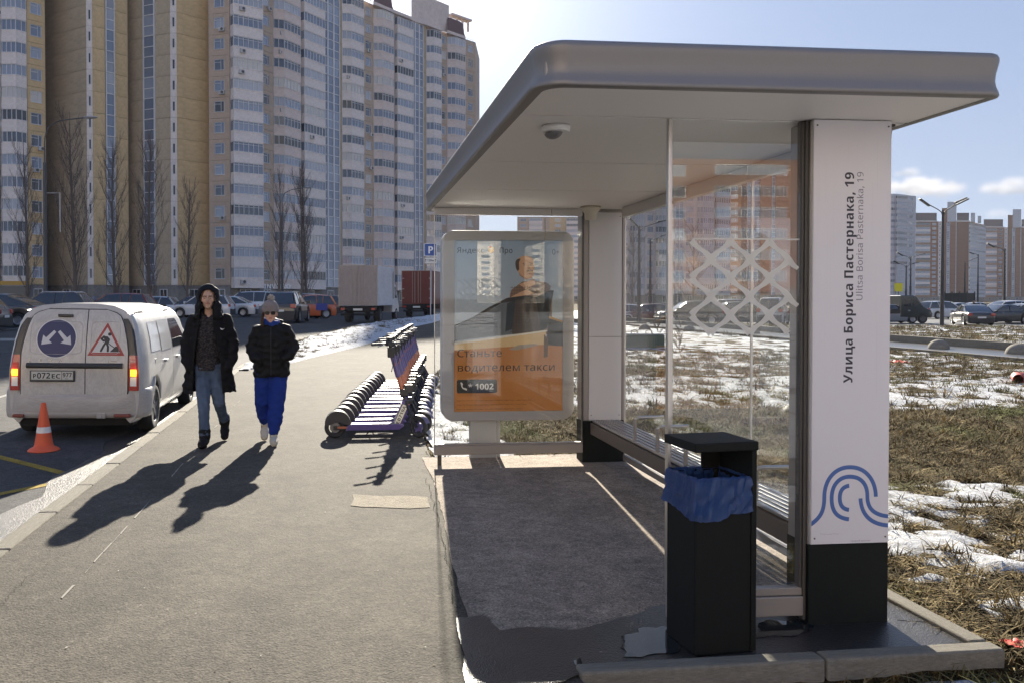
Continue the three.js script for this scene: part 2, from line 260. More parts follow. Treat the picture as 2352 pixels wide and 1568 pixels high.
// pale repair patch, pale seam, paint on the road, wet places
const wob = (cx, cz, rx, rz, seed, n = 48, k = .22) => Array.from({ length: n }, (_, i) => { const a = i / n * 2 * Math.PI, q = 1 + k * fbm(n2b, Math.cos(a) * 1.6 + seed, Math.sin(a) * 1.6 + seed * 2.3, 4) * 2; return [cx + rx * q * Math.cos(a), cz + rz * q * Math.sin(a)]; });
const sheet = (pts, y) => { const g = new THREE.ShapeGeometry(new THREE.Shape(pts.map(([x, z]) => new THREE.Vector2(x, -z)))).rotateX(-Math.PI / 2).translate(0, y, 0); const p = g.attributes.position, uv = g.attributes.uv; for (let i = 0; i < p.count; i++) uv.setXY(i, p.getX(i), p.getZ(i)); return g; };
{
  const q = [[809, 1134], [870, 1138], [930, 1137], [982, 1140], [984, 1152], [988, 1164], [940, 1167], [870, 1164], [830, 1163], [805, 1160], [812, 1146]].map(([u, v]) => { const p = onY(u, v, .004); return [p.x, p.z]; });
  struct('repair_patch', sheet(q, .0045), phys([.42, .385, .33], .95, { specularIntensity: .2, map: tiled(concreteTex, .5), bumpMap: tiled(bumpFine, .2), bumpScale: .003 }));
  const r = rng(31), seams = [];
  for (let z = -5; z > -21; z -= .22) { if (r() < .3 || n2b(z * .7, 8) > .25) continue; const x = -1.5 + .02 * n2a(z * .9, 3), w = .002 + .007 * r() * r(); seams.push(sheet([[x - w, z], [x + w, z + .02], [x + w * .6 + .02 * n2a((z - .2) * .9, 3) - .02 * n2a(z * .9, 3), z - .21], [x - w * .7, z - .2]], .0045)); }
  struct('pavement_seam', merge(seams), phys([.27, .25, .215], .95, { specularIntensity: .2 }));
  const paint = phys([.5, .36, .07], .8, { specularIntensity: .2, map: tiled(asphaltTex, 1.2) }), white = phys([.5, .5, .48], .8, { specularIntensity: .2, map: tiled(asphaltTex, 1.2) });
  const strip = (a, b, w, y) => { const d = [b[0] - a[0], b[1] - a[1]], l = Math.hypot(...d), n = [-d[1] / l * w / 2, d[0] / l * w / 2]; return [[a[0] - n[0], a[1] - n[1]], [b[0] - n[0], b[1] - n[1]], [b[0] + n[0], b[1] + n[1]], [a[0] + n[0], a[1] + n[1]]]; };
  const P = (u, v) => { const p = onY(u, v, -.116); return [p.x, p.z]; };
  const corner = P(186, 1096), far = P(0, 1049), nearEnd = P(0, 1133);
  const ext = (a, b, k) => [a[0] + (b[0] - a[0]) * k, a[1] + (b[1] - a[1]) * k];
  struct('road_marking', merge([sheet(strip(corner, ext(corner, far, 1.7), .11), -.1155), sheet(strip(corner, ext(corner, nearEnd, 2), .11), -.1155)]), paint);
  const lines = []; for (let z = -14; z > -38; z -= 6) lines.push(ribbon(zSteps(z, z - 3, .5, 1), () => -6.1, () => -5.98, 1, (x, zz) => gh(x, zz) - .1155));
  lines.push(ribbon(zSteps(-33, -34.2, .3, 1), () => -60, () => -7.5, 40, (x, z) => gh(x, z) - .1155));
  for (let i = 0; i < 9; i++) lines.push(ribbon(zSteps(-37, -42.5, .5, 1), () => -9 - i * 2.6, () => -8.88 - i * 2.6, 1, (x, z) => gh(x, z) - .1155));
  struct('road_marking', merge(lines), white);
  const wet = phys([.055, .052, .05], .34, { map: tiled(asphaltTex, 2.1), bumpMap: tiled(asphaltBump, 2.1), bumpScale: .003 });
  const poly = (list) => list.map(([u, v]) => { const p = onY(u, v, .01); return [p.x, p.z]; });
  const rough = (pts, k = .03) => { const o = []; pts.forEach((a, i) => { const b = pts[(i + 1) % pts.length]; for (let t = 0; t < 6; t++) { const x = mix(a[0], b[0], t / 6), z = mix(a[1], b[1], t / 6); o.push([x + k * fbm(n2a, x * 7, z * 7), z + k * fbm(n2b, x * 7, z * 7)]); } }); return o; };
  struct('wet_paving', sheet(rough(poly([[1052, 1420], [1110, 1412], [1150, 1445], [1240, 1440], [1330, 1446], [1400, 1424], [1450, 1415], [1500, 1392], [1560, 1385], [1830, 1370], [2040, 1380], [2190, 1438], [2230, 1476], [2000, 1500], [1330, 1545], [1200, 1600], [1075, 1610]])), .0115), wet);
  struct('wet_paving', sheet(rough(poly([[2058, 1385], [2110, 1390], [2180, 1432], [2060, 1424]]), .01), .0135), wet);
  const water = phys([.02, .022, .022], .02, { ior: 1.33 });
  struct('puddle', sheet(rough(poly([[1438, 1462], [1490, 1447], [1530, 1438], [1560, 1440], [1575, 1478], [1540, 1500], [1440, 1512], [1425, 1490]]), .05), .0155), water);
  struct('puddle', sheet(rough(poly([[1745, 1432], [1770, 1424], [1840, 1428], [1870, 1440], [1850, 1458], [1800, 1462], [1740, 1470]]), .04), .0155), water);
  struct('puddle', sheet(rough(poly([[1318, 1518], [1335, 1512], [1338, 1528], [1322, 1530]]), .006), .0155), water);
  struct('wet_gutter', ribbon(zSteps(-3, -16, .3, 1), (z) => -2.75 - .25 * fbm(n2a, z * .4, 9) - .25 * smooth(-8, -5, z), () => -2.315, 6, () => -.114, patchy(.9, 1.1, 1)), phys([.06, .06, .065], .42, { map: tiled(asphaltTex, 1.9), bumpMap: tiled(asphaltBump, 1.9), bumpScale: .006, vertexColors: true }));
}
// cracks and worn patches in the asphalt
{
  const crack = (pts, w, seed) => { const c = new THREE.CatmullRomCurve3(pts.map(([u, v]) => onY(u, v, .0)), false, 'catmullrom', .5), L = [], R = [], n = 90; for (let i = 0; i <= n; i++) { const p = c.getPoint(i / n), k = w * (.35 + Math.abs(fbm(n2a, i * .31 + seed, 2, 3)) * 1.6), o = .03 * fbm(n2b, i * .22, seed, 4); L.push([p.x - k + o, .0105, p.z]); R.push([p.x + k + o, .0105, p.z]); } return loft([L, R]); };
  struct('asphalt_crack', merge([crack([[976, 1098], [1004, 1180], [1026, 1280], [1042, 1380], [1062, 1480], [1080, 1566]], .0028, 1), crack([[958, 1075], [985, 1088], [1000, 1110]], .0022, 4), crack([[0, 1395], [60, 1330], [160, 1265], [300, 1180]], .0015, 9)]), phys([.03, .028, .025], 1, { specularIntensity: .1 }));
}
// rough grass on the right, with snow
const slabIn = (x, z) => z < -3.66 && z > -9.0 && x < 3.15;
const pathIn = (x, z) => x > 18.7 && x < 22.35 && z < -5;
const onGrass = (x, z) => x > walkR(z) + .02 && !slabIn(x, z) && !pathIn(x, z) && camDepth(x, z) < 57.5;
const bump0 = (x, z) => .045 * fbm(n2a, x * .5, z * .5, 3) + .035 * fbm(n2b, x * 2.2, z * 2.2, 3) + .016 * n2a(x * 9, z * 9);
const nearWall = (x, z) => Math.min(1, Math.min(Math.abs(x - walkR(z)), z < -3.4 && z > -9.2 ? Math.abs(x - 3.16) : 9, z > -3.7 ? Math.abs(z + 3.6) : Math.abs(z + 9)) / .35);
const underEdge = (x, z) => x > walkR(z) - .3 && !(z < -3.9 && z > -8.7 && x < 2.9) && !(x > 19 && x < 22.1 && z < -5) && camDepth(x, z) < 58;
const grassY = (x, z) => (underEdge(x, z) ? gh(x, z) - .035 - (z > -3.66 && x > 1.0 && x < 4 ? .06 : 0) + bump0(x, z) * (.35 + .65 * nearWall(x, z)) + (x > 22.3 ? .1 * smooth(22.3, 23.5, x) : 0) : gh(x, z) - .3);
function snowField(x, z) {
  const d = camDepth(x, z), u = camCol(x, z);
  let b = x < 19 ? (d < 4.4 ? .08 : d < 5.6 ? .02 : d < 7.9 ? .12 : d < 12.6 ? -.42 : d < 13.8 ? mix(-.35, .2, d - 12.6 > 1 ? 1 : d - 12.6) : d < 18.5 ? .2 : d < 21.5 ? -.02 : d < 27 ? .08 : .06) : 0;
  if (u < 1860 && d > 13 && x < 19) b += .02;
  if (z < -8.8 && z > -16 && x < 3) b = x < 1.95 + .2 * n2a(z, 1) ? .42 : -.38;
  if (z < -16 && x < walkR(z) + 2.4) b = .1;
  if (x > 3 && x < 3.5 && d < 6) b -= .25;
  if (z > -3.64 && x > 1.3 && x < 2.3) b = .2; if (z > -3.64 && x > 2.75 && x < 3.1) b = .16;
  return b + .42 * fbm(n2a, x * .55 + 7, z * 1.0, 4) + .5 * fbm(n2b, x * 1.7, z * 2.7, 4) + .3 * fbm(n2a, x * 5.1, z * 7.3, 3);
}
const gx = zSteps(-.95, -72, .05, 1.0148).map((v) => -v), gz = zSteps(-2.6, -78, .045, 1.0118);
{
  const rows = gz.map((z) => gx.map((x) => [x, grassY(x, z), z]));
  const g = loft(rows, { uv: (i, j, p) => [p[0], p[2]] });
  const p = g.attributes.position, c = new Float32Array(p.count * 3);
  for (let i = 0; i < p.count; i++) { const x = p.getX(i), z = p.getZ(i), a = .5 + .8 * fbm(n2b, x * .8, z * .8, 4), m = mix(.6, 1.25, clamp(a)); const gr = smooth(.15, .5, fbm(n2a, x * .35 + 20, z * .35, 3)); c.set([m * mix(1, .82, gr), m * mix(1, 1.02, gr), m * mix(1, .8, gr)], i * 3); }
  g.setAttribute('color', new THREE.BufferAttribute(c, 3));
  const m = soilMat.clone(); m.vertexColors = true; struct('grass_ground', g, m);
  // snow lies on it as its own sheet: its edge is where it thins out
  const thick = (x, z) => clamp(snowField(x, z) * .1, -.05, .035) + .01 * n2b(x * 8, z * 8) - .006;
  const T = gz.map((z) => gx.map((x) => onGrass(x, z) ? thick(x, z) : -.2));
  const srows = gz.map((z, i) => gx.map((x, j) => [x, grassY(x, z) + Math.max(T[i][j], -.05), z]));
  const sg = loft(srows, { uv: (i, j, q) => [q[0], q[2]], keep: (i, j) => Math.max(T[i][j], T[i + 1][j], T[i][j + 1], T[i + 1][j + 1]) > -.01 && Math.min(T[i][j], T[i + 1][j], T[i][j + 1], T[i + 1][j + 1]) > -.1 });
  const s = part(numbered('snow'), sg, snowMat, scene); s.userData = { kind: 'stuff', label: 'thawing white snow lying in patches on the dead grass', category: 'snow' };
}
{ // the lawn goes on behind the photographer
  const X = zSteps(-1.1, -90, .5, 1.05).map((v) => -v), Z = zSteps(85, -2.62, .6, 1.012), f = (x, z) => -.04 + bump0(x, z);
  struct('grass_ground', loft(Z.map((z) => X.map((x) => [x, f(x, z), z])), { uv: (i, j, p) => [p[0], p[2]] }), soilMat);
  const s = part(numbered('snow'), loft(Z.map((z) => X.map((x) => [x, f(x, z) + clamp(.05 * fbm(n2a, x * .3, z * .3, 4) + .012, -.03, .04), z])), { uv: (i, j, p) => [p[0], p[2]] }), snowMat, scene); s.userData = { kind: 'stuff', label: 'thawing snow on the lawn on the near side of the shelter', category: 'snow' };
}
{ // verge between road and pavement
  const zs = zSteps(-20.3, -94, .16, 1.012), nx = 18;
  const y = (x, z) => gh(x, z) + (.035 + .05 * fbm(n2a, x * .9, z * .9, 3)) * smooth(walkL(z) + .02, walkL(z) - .25, x) - .012 * smooth(walkL(z) - .1, walkL(z) + .1, x);
  const g = ribbon(zs, (z) => kerbX(z) + .002, (z) => walkL(z) + .5, nx, y, patchy(.6, 1.2, 1)); const m = soilMat.clone(); m.vertexColors = true;
  struct('verge', g, m);
  const rows = zs.map((z) => Array.from({ length: nx + 1 }, (_, i) => { const x = mix(kerbX(z) - .02, walkL(z) + .22, i / nx), e = i / nx; return [x, e === 1 || e === 0 ? gh(x, z) - .02 : y(x, z) + clamp(.028 + .075 * fbm(n2b, x * 1.1, z * 1.6, 4) + .05 * smooth(.7, .95, e), -.03, .055), z]; }));
  const s = part(numbered('snow'), loft(rows, { uv: (i, j, q) => [q[0], q[2]] }), snowMat, scene); s.userData = { kind: 'stuff', label: 'dirty snow strip on the verge beside the road kerb', category: 'snow' };
}
// wet path with kerbs behind the shelter, parking lot beyond
{
  const zs = zSteps(-4, -95, .5, 1.02);
  struct('path', ribbon(zs, () => 18.75, () => 22.2, 8, (x, z) => gh(x, z) - .03, patchy(.85, 1.1, .4)), phys([.14, .15, .17], .3, { map: tiled(asphaltTex, 4), bumpMap: tiled(asphaltBump, 4), bumpScale: .002, vertexColors: true }));
  const k = structGroup('path_kerb');
  const a = rspan(-.05, .05, -.3, .07, -1.49, 1.49, .01, 1), b = rspan(-.07, .07, -.3, .24, -1.49, 1.49, .015, 1);
  for (let z = -12; z > -64; z -= 3) { const s = part('kerb_stone', a, concreteMat, k); s.position.set(18.7, gh(18.7, z), z); const t = part('kerb_stone', b, concreteMat, k); t.position.set(22.28, gh(22.28, z), z); }
  const q = [[1150, 57.5], [3100, 57.5], [3300, 130], [1150, 130]].map(([u, d]) => { const p = atD(u, d); return [p.x, p.z]; });
  const lot = new THREE.Shape(q.map(([x, z]) => new THREE.Vector2(x, -z)));
  const lg = new THREE.ShapeGeometry(lot).rotateX(-Math.PI / 2).translate(0, -.245, 0), lp = lg.attributes.position; for (let i = 0; i < lp.count; i++) lg.attributes.uv.setXY(i, lp.getX(i), lp.getZ(i));
  struct('parking_lot', lg, std([.15, .152, .16], .6, { map: tiled(asphaltTex, 5), bumpMap: tiled(asphaltBump, 5), bumpScale: .003 }));
  const kk = structGroup('lot_kerb'); const kg = rspan(-1.49, 1.49, -.3, .1, -.08, .08, .015, 1);
  const A = atD(1380, 57.4), B = atD(2480, 57.4), n = Math.floor(A.distanceTo(B) / 3);
  for (let i = 0; i < n; i++) { const s = part('kerb_stone', kg, concretePale, kk); s.position.copy(A).lerp(B, (i + .5) / n); s.position.y = gh(s.position.x, s.position.z) - .01; s.rotation.y = Math.atan2(-(B.z - A.z), B.x - A.x); }
}
// dead grass
{
  const blades = (seed, n, lie) => { const r = rng(seed), pos = [], idx = []; for (let i = 0; i < n; i++) { const a = r() * 6.283, L = .06 + .12 * r(), w = .0022 + .0022 * r(), tilt = lie ? .9 + .55 * r() : .25 + .9 * r(), bx = (r() - .5) * .1, bz = (r() - .5) * .1, b = pos.length / 3;
      const dx = Math.cos(a), dz = Math.sin(a), px = -dz * w, pz = dx * w;
      for (let k = 0; k < 3; k++) { const t = k / 2, e = tilt * (.55 + .45 * t), X = bx + dx * Math.sin(e) * L * t, Y = Math.cos(e) * L * t + .002, Z = bz + dz * Math.sin(e) * L * t, q = k === 2 ? .25 : 1; pos.push(X - px * q, Y, Z - pz * q, X + px * q, Y, Z + pz * q); }
      for (const k of [0, 2]) idx.push(b + k, b + k + 1, b + k + 2, b + k + 1, b + k + 3, b + k + 2); }
    const g = new THREE.BufferGeometry(); g.setAttribute('position', new THREE.Float32BufferAttribute(pos, 3)); g.setIndex(idx); g.computeVertexNormals(); return g; };
  const bladeMat = phys([1, 1, 1], .95, { specularIntensity: .15, side: THREE.DoubleSide });
  const kinds = [blades(1, 16, true), blades(2, 14, false), blades(3, 18, true)], lists = [[], [], []], r = rng(91);
  const put = (x0, x1, z0, z1, n, s0) => { for (let i = 0; i < n; i++) { const x = mix(x0, x1, r()), z = mix(z0, z1, r()); if (!onGrass(x, z)) continue; const s = snowField(x, z); if (s > .1 && r() > .06) continue; if (r() > .55 + .6 * fbm(n2a, x * 1.3, z * 1.3, 3)) continue; lists[r() < .3 ? 1 : r() < .5 ? 0 : 2].push([x, z, s0 * (.7 + .7 * r()), r() * 6.283, r()]); } };
  put(1.0, 9, -2.7, -12, 26000, 1); put(3, 20, -9, -26, 26000, 1.5); put(1.1, 8, -9, -22, 9000, 1.3); put(18, 45, -18, -60, 14000, 2.2);
  lists.forEach((list, k) => {
    const im = new THREE.InstancedMesh(kinds[k], bladeMat, list.length), M = new THREE.Matrix4(), q = new THREE.Quaternion(), c = new THREE.Color();
    list.forEach(([x, z, s, a, t], i) => { M.compose(V(x, grassY(x, z) - .004, z), q.setFromAxisAngle(V(0, 1, 0), a), V(s, s * .55, s)); im.setMatrixAt(i, M); const g = smooth(.1, .45, fbm(n2a, x * .35 + 20, z * .35, 3)) * t; c.setRGB(mix(mix(.085, .36, t * t * t), .13, g), mix(mix(.065, .275, t * t * t), .15, g), mix(mix(.033, .14, t * t * t), .05, g)); im.setColorAt(i, c); });
    im.name = numbered('dead_grass'); im.userData = { kind: 'stuff', label: ['flattened straw coloured dead grass', 'upright brown dead grass tufts', 'matted dark brown dead grass'][k] + ' behind the bus shelter', category: 'grass' }; im.castShadow = im.receiveShadow = true; scene.add(im);
  });
  // grass showing through the verge snow
  const list = []; for (let i = 0; i < 1100; i++) { const z = mix(-21, -46, r()), x = mix(kerbX(z) + .1, walkL(z) - .05, r()); if (walkL(z) - kerbX(z) < .4 || n2b(x * 1.1, z * 1.6) > .1) continue; list.push([x, z, 1 + .6 * r(), r() * 6.28, r()]); }
  const im = new THREE.InstancedMesh(kinds[2], bladeMat, list.length), M = new THREE.Matrix4(), q = new THREE.Quaternion(), c = new THREE.Color();
  list.forEach(([x, z, s, a, t], i) => { M.compose(V(x, gh(x, z) + .02, z), q.setFromAxisAngle(V(0, 1, 0), a), V(s, s, s)); im.setMatrixAt(i, M); im.setColorAt(i, c.setRGB(mix(.06, .2, t), mix(.05, .15, t), mix(.03, .08, t))); });
  im.name = numbered('dead_grass'); im.userData = { kind: 'stuff', label: 'dark dead grass poking through the snow on the verge', category: 'grass' }; im.castShadow = im.receiveShadow = true; scene.add(im);
}
// ------------------------------------------------------------------ bus shelter
const frameMat = std([.30, .27, .245], .45, { metalness: .35 }), darkFrame = std([.075, .068, .06], .5, { metalness: .2 }), baseMat = phys([.010, .0125, .012], .6, { specularIntensity: .35, map: tiled(dirtTex, .6), bumpMap: tiled(bumpFine, .2), bumpScale: .0006 });
const panelMat = std([.58, .55, .53], .5), soffitMat = std([.8, .765, .74], .5);
const fasciaMat = std([.21, .2, .195], .46, { metalness: .45 });
const glassMat = phys([.985, .99, .985], 0, { transmission: 1, thickness: 0, ior: 1.5 });
const steelMat = std([.55, .53, .5], .3, { metalness: .9 });
const SH = { x: 2.44, z: -4.08, turn: -1.2 * Math.PI / 180 };
{
  const s = thing('bus_shelter', 'grey bus shelter with a flat rounded roof, glass walls and a white name pillar', 'bus shelter', [SH.x, .0, SH.z], SH.turn);
  // roof
  const X0 = -1.56, X1 = .6, Z0 = .56, Z1 = -4.83;
  const outline = (inset) => { const o = [], c = [[X0, Z0, .15, Math.PI], [X1, Z0, .07, 0], [X1, Z1, .07, 0], [X0, Z1, .15, 0]];
    const arc = (cx, cz, r, a0, n = 10) => { for (let i = 0; i <= n; i++) { const a = a0 + i / n * Math.PI / 2; o.push([cx + (r + inset) * Math.cos(a), cz + (r + inset) * Math.sin(a)]); } };
    arc(X1 - .07, Z0 - .07, .07, 0); arc(X0 + .15, Z0 - .15, .15, Math.PI / 2); arc(X0 + .15, Z1 + .15, .15, Math.PI); arc(X1 - .07, Z1 + .07, .07, Math.PI * 1.5); o.push(o[0]); return o; };
  const prof = [[-.055, 2.601], [-.018, 2.599], [-.005, 2.602], [0, 2.611], [-.003, 2.625], [-.012, 2.648], [-.0165, 2.672], [-.014, 2.705], [-.006, 2.738], [0, 2.765], [-.001, 2.778], [-.007, 2.79], [-.02, 2.798], [-.055, 2.802]];
  const roof = part('roof', rspan(X0 + .05, X1 - .05, 2.625, 2.78, Z1 + .05, Z0 - .05, .01), frameMat, s);
  part('fascia', loft(prof.map(([i, y]) => outline(i).map(([x, z]) => [x, y, z])), { flip: true, uv: (i, j, p) => [p[0] + p[2], p[1]] }), fasciaMat, roof);
  for (const [a, b] of [[.512, -.05], [-.07, -1.49], [-1.514, -2.94], [-2.964, -4.39], [-4.414, -4.782]]) part('soffit_panel', span(X0 + .052, X1 - .052, 2.603, 2.615, b, a), soffitMat, roof);
  // name pillar
  const np = part('pillar', rspan(-.002, .425, .0, 2.6, -.22, -.02, .006), frameMat, s);
  part('pillar_base', rspan(-.006, .43, 0, .425, -.225, -.004, .006), baseMat, np, 'black base of the name pillar');
  const tex = canvasTex(400, 2042, (g) => {
    const w = 512, h = 2614; g.scale(400 / 512, 2042 / 2614);
    g.fillStyle = '#d7d3d6'; g.fillRect(0, 0, w, h);
    const r = rng(3); for (let i = 0; i < 900; i++) { g.fillStyle = `rgba(${90 + 40 * r()},85,80,${.02 + .03 * r()})`; g.fillRect(r() * w, r() * h, 1 + 3 * r(), 1 + 9 * r()); }
    const px = w / 189, py = h / 975;
    for (let i = 0; i < 60; i++) { g.fillStyle = `rgba(95,85,78,${.015 + .03 * r()})`; g.fillRect(r() * w, r() * h * .5, 1 + 2 * r(), 60 + 500 * r()); }
    g.save(); g.translate(98 * px, 603 * py); g.rotate(-Math.PI / 2); g.fillStyle = '#2d2a33'; g.font = 'bold 84px sans-serif';
    let t = 'Улица Бориса Пастернака, 19'; g.scale(485 * py / g.measureText(t).width, 1); g.fillText(t, 0, 0); g.restore();
    g.save(); g.translate(121 * px, 415 * py); g.rotate(-Math.PI / 2); g.fillStyle = '#77727b'; g.font = '58px sans-serif';
    t = 'Ulitsa Borisa Pasternaka, 19'; g.scale(298 * py / g.measureText(t).width, 1); g.fillText(t, 0, 0); g.restore();
    // wave emblem (coordinates: pixels of the photograph's 2352 px view, on the panel)
    g.save(); g.scale(px, py); g.translate(-1864, -275); g.strokeStyle = '#43639f'; g.lineWidth = 9.5;
    g.beginPath(); g.moveTo(1860, 1205); g.bezierCurveTo(1888, 1188, 1895, 1172, 1895, 1142); g.bezierCurveTo(1895, 1098, 1922, 1073, 1956, 1073); g.bezierCurveTo(1995, 1073, 2021, 1102, 2022, 1143); g.stroke();
    g.beginPath(); g.moveTo(1956, 1194); g.bezierCurveTo(1922, 1190, 1913, 1170, 1913, 1144); g.bezierCurveTo(1913, 1110, 1934, 1095, 1956, 1095); g.bezierCurveTo(1984, 1095, 2001, 1112, 2001, 1142); g.bezierCurveTo(2001, 1172, 2020, 1186, 2055, 1190); g.stroke();
    g.beginPath(); g.moveTo(1956, 1116); g.bezierCurveTo(1938, 1118, 1933, 1130, 1933, 1144); g.bezierCurveTo(1933, 1160, 1940, 1170, 1956, 1172); g.stroke();
    g.beginPath(); g.moveTo(1984, 1146); g.bezierCurveTo(1986, 1184, 2010, 1208, 2055, 1211); g.stroke();
    g.fillStyle = '#9a969a'; g.font = '5px sans-serif'; g.fillText('городской транспорт', 1960, 1246); g.restore();
    g.strokeStyle = 'rgba(60,55,50,.55)'; g.lineWidth = 2; for (let i = 0; i < 14; i++) { g.beginPath(); g.moveTo(60 + i * 9, 2548 + (i * 37 % 9)); g.lineTo(64 + i * 9, 2550 + (i * 53 % 7)); g.stroke(); }
  });
  const sign = new THREE.PlaneGeometry(.418, 2.168).translate(.2125, .43 + 1.084, .0045);
  part('name_panel', rspan(.001, .424, .428, 2.6, -.02, .002, .003), panelMat, np);
  part('name_print', sign, std([.92, .92, .92], .5, { map: tex }), np, 'white panel with dark street name running upwards and a blue wave emblem');
  part('pillar_edge', [rspan(-.022, -.004, .03, 2.6, -.1, -.03, .003), rspan(-.035, -.0225, .19, 2.6, -.09, -.04, .003)], darkFrame, np);
  for (const [x, y] of [[.02, .46], [.405, .46], [.02, 2.57], [.405, 2.57]]) part('screw', cyl(.0045, .0045, .004, x, y, .006, 8, { rx: Math.PI / 2 }), darkFrame, np);
  part('spotlight', [cyl(.03, .034, .07, .47, 2.565, -.12, 16), span(.44, .5, 2.59, 2.602, -.16, -.08)], darkFrame, roof);
  // side glass with frosted lattice
  const ng = part('glass_panel', span(-.72, -.036, .195, 2.598, -.07, -.06), glassMat, s);
  part('edge_post', rspan(-.742, -.721, .19, 2.6, -.083, -.047, .004), steelMat, ng);
  part('bottom_rail', [rspan(-.73, -.008, .155, .195, -.09, -.04, .004), rspan(-.73, -.008, .05, .152, -.1, -.03, .006)], frameMat, ng);
  {
    const bars = [], hx = .104, hy = .0955, x0 = -.615, yTop = 1.985, w = .0142;
    const P = (i, j) => [x0 + i * hx, yTop - j * hy];
    const strip = (a, b, bulge) => { const rows = [[], []]; const dx = b[0] - a[0], dy = b[1] - a[1], l = Math.hypot(dx, dy), n = [-dy / l, dx / l]; for (let k = 0; k <= 8; k++) { const t = k / 8, o = bulge * Math.sin(t * Math.PI * 2) , ww = w * (1 + .25 * Math.cos(t * Math.PI * 2)); const x = a[0] + dx * t + n[0] * o, y = a[1] + dy * t + n[1] * o; if (x > -.037) break; rows[0].push([x + n[0] * ww, y + n[1] * ww, 0]); rows[1].push([x - n[0] * ww, y - n[1] * ww, 0]); } return rows[0].length > 1 ? loft(rows).translate(0, 0, -.0588 + (bulge > 0 ? .0006 : 0)) : null; };
    for (let j = 0; j < 5; j++) for (let i = 0; i < 6; i++) { if ((i + j) % 2) { bars.push(strip(P(i + 1, j), P(i, j + 1), .004)); } else bars.push(strip(P(i, j), P(i + 1, j + 1), -.004)); }
    bars.push(loft([[[-.61, yTop + .012, -.0585], [-.037, yTop + .012, -.0585]], [[-.61, yTop + .004, -.0585], [-.037, yTop + .004, -.0585]]]));
    part('frosted_lattice', bars, phys([.72, .71, .67], .6, { transmission: .35, thickness: 0, side: THREE.DoubleSide }), ng, 'frosted criss-cross lattice sticker');
  }
  // back glass wall
  const bx = .41;
  for (const [a, b] of [[-.235, -1.49], [-1.505, -2.945], [-2.96, -4.2]]) { const g = part('glass_panel', span(bx, bx + .01, .12, 2.5, b, a), glassMat, s); part('bottom_rail', rspan(bx - .015, bx + .025, .06, .118, b, a, .004), frameMat, g); }
  for (const z of [-1.4975, -2.9525, -4.205]) part('mullion', rspan(bx - .003, bx + .013, .06, 2.5, z - .006, z + .006, .003), steelMat, s);
  part('top_beam', [rspan(bx - .03, bx + .04, 2.502, 2.6, -1.495, -.225, .004), rspan(bx - .03, bx + .04, 2.502, 2.6, -2.95, -1.5, .004), rspan(bx - .03, bx + .04, 2.502, 2.6, -4.21, -2.955, .004)], panelMat, s);
  // far pillar
  const fz = -4.41, fp = part('pillar', rspan(.04, .46, 0, 2.6, fz - .22, fz - .006, .006), frameMat, s);
  part('pillar_base', rspan(.034, .49, 0, .435, fz - .225, fz + .012, .006), baseMat, fp);
  part('pillar_panel', rspan(.1, .445, .437, 1.292, fz - .01, fz + .006, .004), panelMat, fp);
  part('pillar_panel', rspan(.1, .445, 1.297, 2.57, fz - .01, fz + .006, .004), panelMat, fp);
  part('edge_strip', [rspan(.044, .092, .437, 2.6, fz - .02, fz + .008, .003), rspan(.452, .485, .437, 2.6, fz - .02, fz + .008, .003)], frameMat, fp);
  part('dark_edge', rspan(.028, .042, .22, 2.6, fz - .03, fz + .01, .002), darkFrame, fp);
  for (const [x, y] of [[.125, .49], [.42, .49], [.12, 2.53], [.425, 2.53]]) part('screw', cyl(.005, .005, .004, x, y, fz + .008, 8, { rx: Math.PI / 2 }), darkFrame, fp);
  // far glass wall
  const fg = part('glass_panel', span(-1.49, .026, .215, 2.52, fz + .0, fz + .01), glassMat, s);
  part('bottom_rail', [rspan(-1.5, .03, .205, .222, fz - .02, fz + .03, .003), rspan(-1.5, .03, .112, .204, fz - .03, fz + .04, .006)], frameMat, fg);
  part('foot', rspan(-1.465, -1.425, 0, .112, fz - .02, fz + .02, .004), darkFrame, fg);
  part('edge_post', rspan(-1.5, -1.492, .222, 2.6, fz - .004, fz + .014, .002), steelMat, fg);
  part('transom', [rspan(-1.49, -.3, 2.53, 2.6, fz - .03, fz + .02, .004), rspan(-.296, .026, 2.53, 2.6, fz - .03, fz + .02, .004)], panelMat, fg);
  part('post', rspan(-.311, -.299, 2.3, 2.53, fz - .24, fz - .228, .003), frameMat, fg);
  // ceiling fittings
  const cam = thing('ceiling_camera', 'round white dome camera fixed under the shelter roof', 'camera'), cp = onY(1277, 290, 2.6);
  cam.position.set(cp.x, 2.603, cp.z);
  part('housing', new THREE.LatheGeometry([[0, 0], [.074, 0], [.077, -.012], [.074, -.03], [.066, -.036], [0, -.036]].map(([x, y]) => new THREE.Vector2(x, y)).reverse(), 28), std([.75, .74, .72], .4), cam);
  part('lens_dome', new THREE.SphereGeometry(.05, 20, 10, 0, Math.PI * 2, 0, Math.PI / 2).rotateX(Math.PI).scale(1, .75, 1).rotateZ(.25).translate(-.012, -.034, 0), phys([.14, .135, .14], .3), cam);
  const sp = thing('ceiling_speaker', 'small beige funnel speaker under the shelter roof beside the far pillar', 'speaker'), spp = onY(1357, 475, 2.6);
  sp.position.set(spp.x, 2.602, spp.z);
  part('funnel', new THREE.LatheGeometry([[.0, 0], [.1, 0], [.095, -.03], [.06, -.07], [.055, -.13], [0, -.135]].map(([x, y]) => new THREE.Vector2(x, y)).reverse(), 20), std([.62, .56, .46], .5), sp);
  // bench between the pillars
  const b = thing('slatted_bench', 'long slatted metal bench along the back glass of the shelter', 'bench', [SH.x, 0, SH.z], SH.turn);
  const slatMat = std([.38, .37, .36], .33, { metalness: .7 });
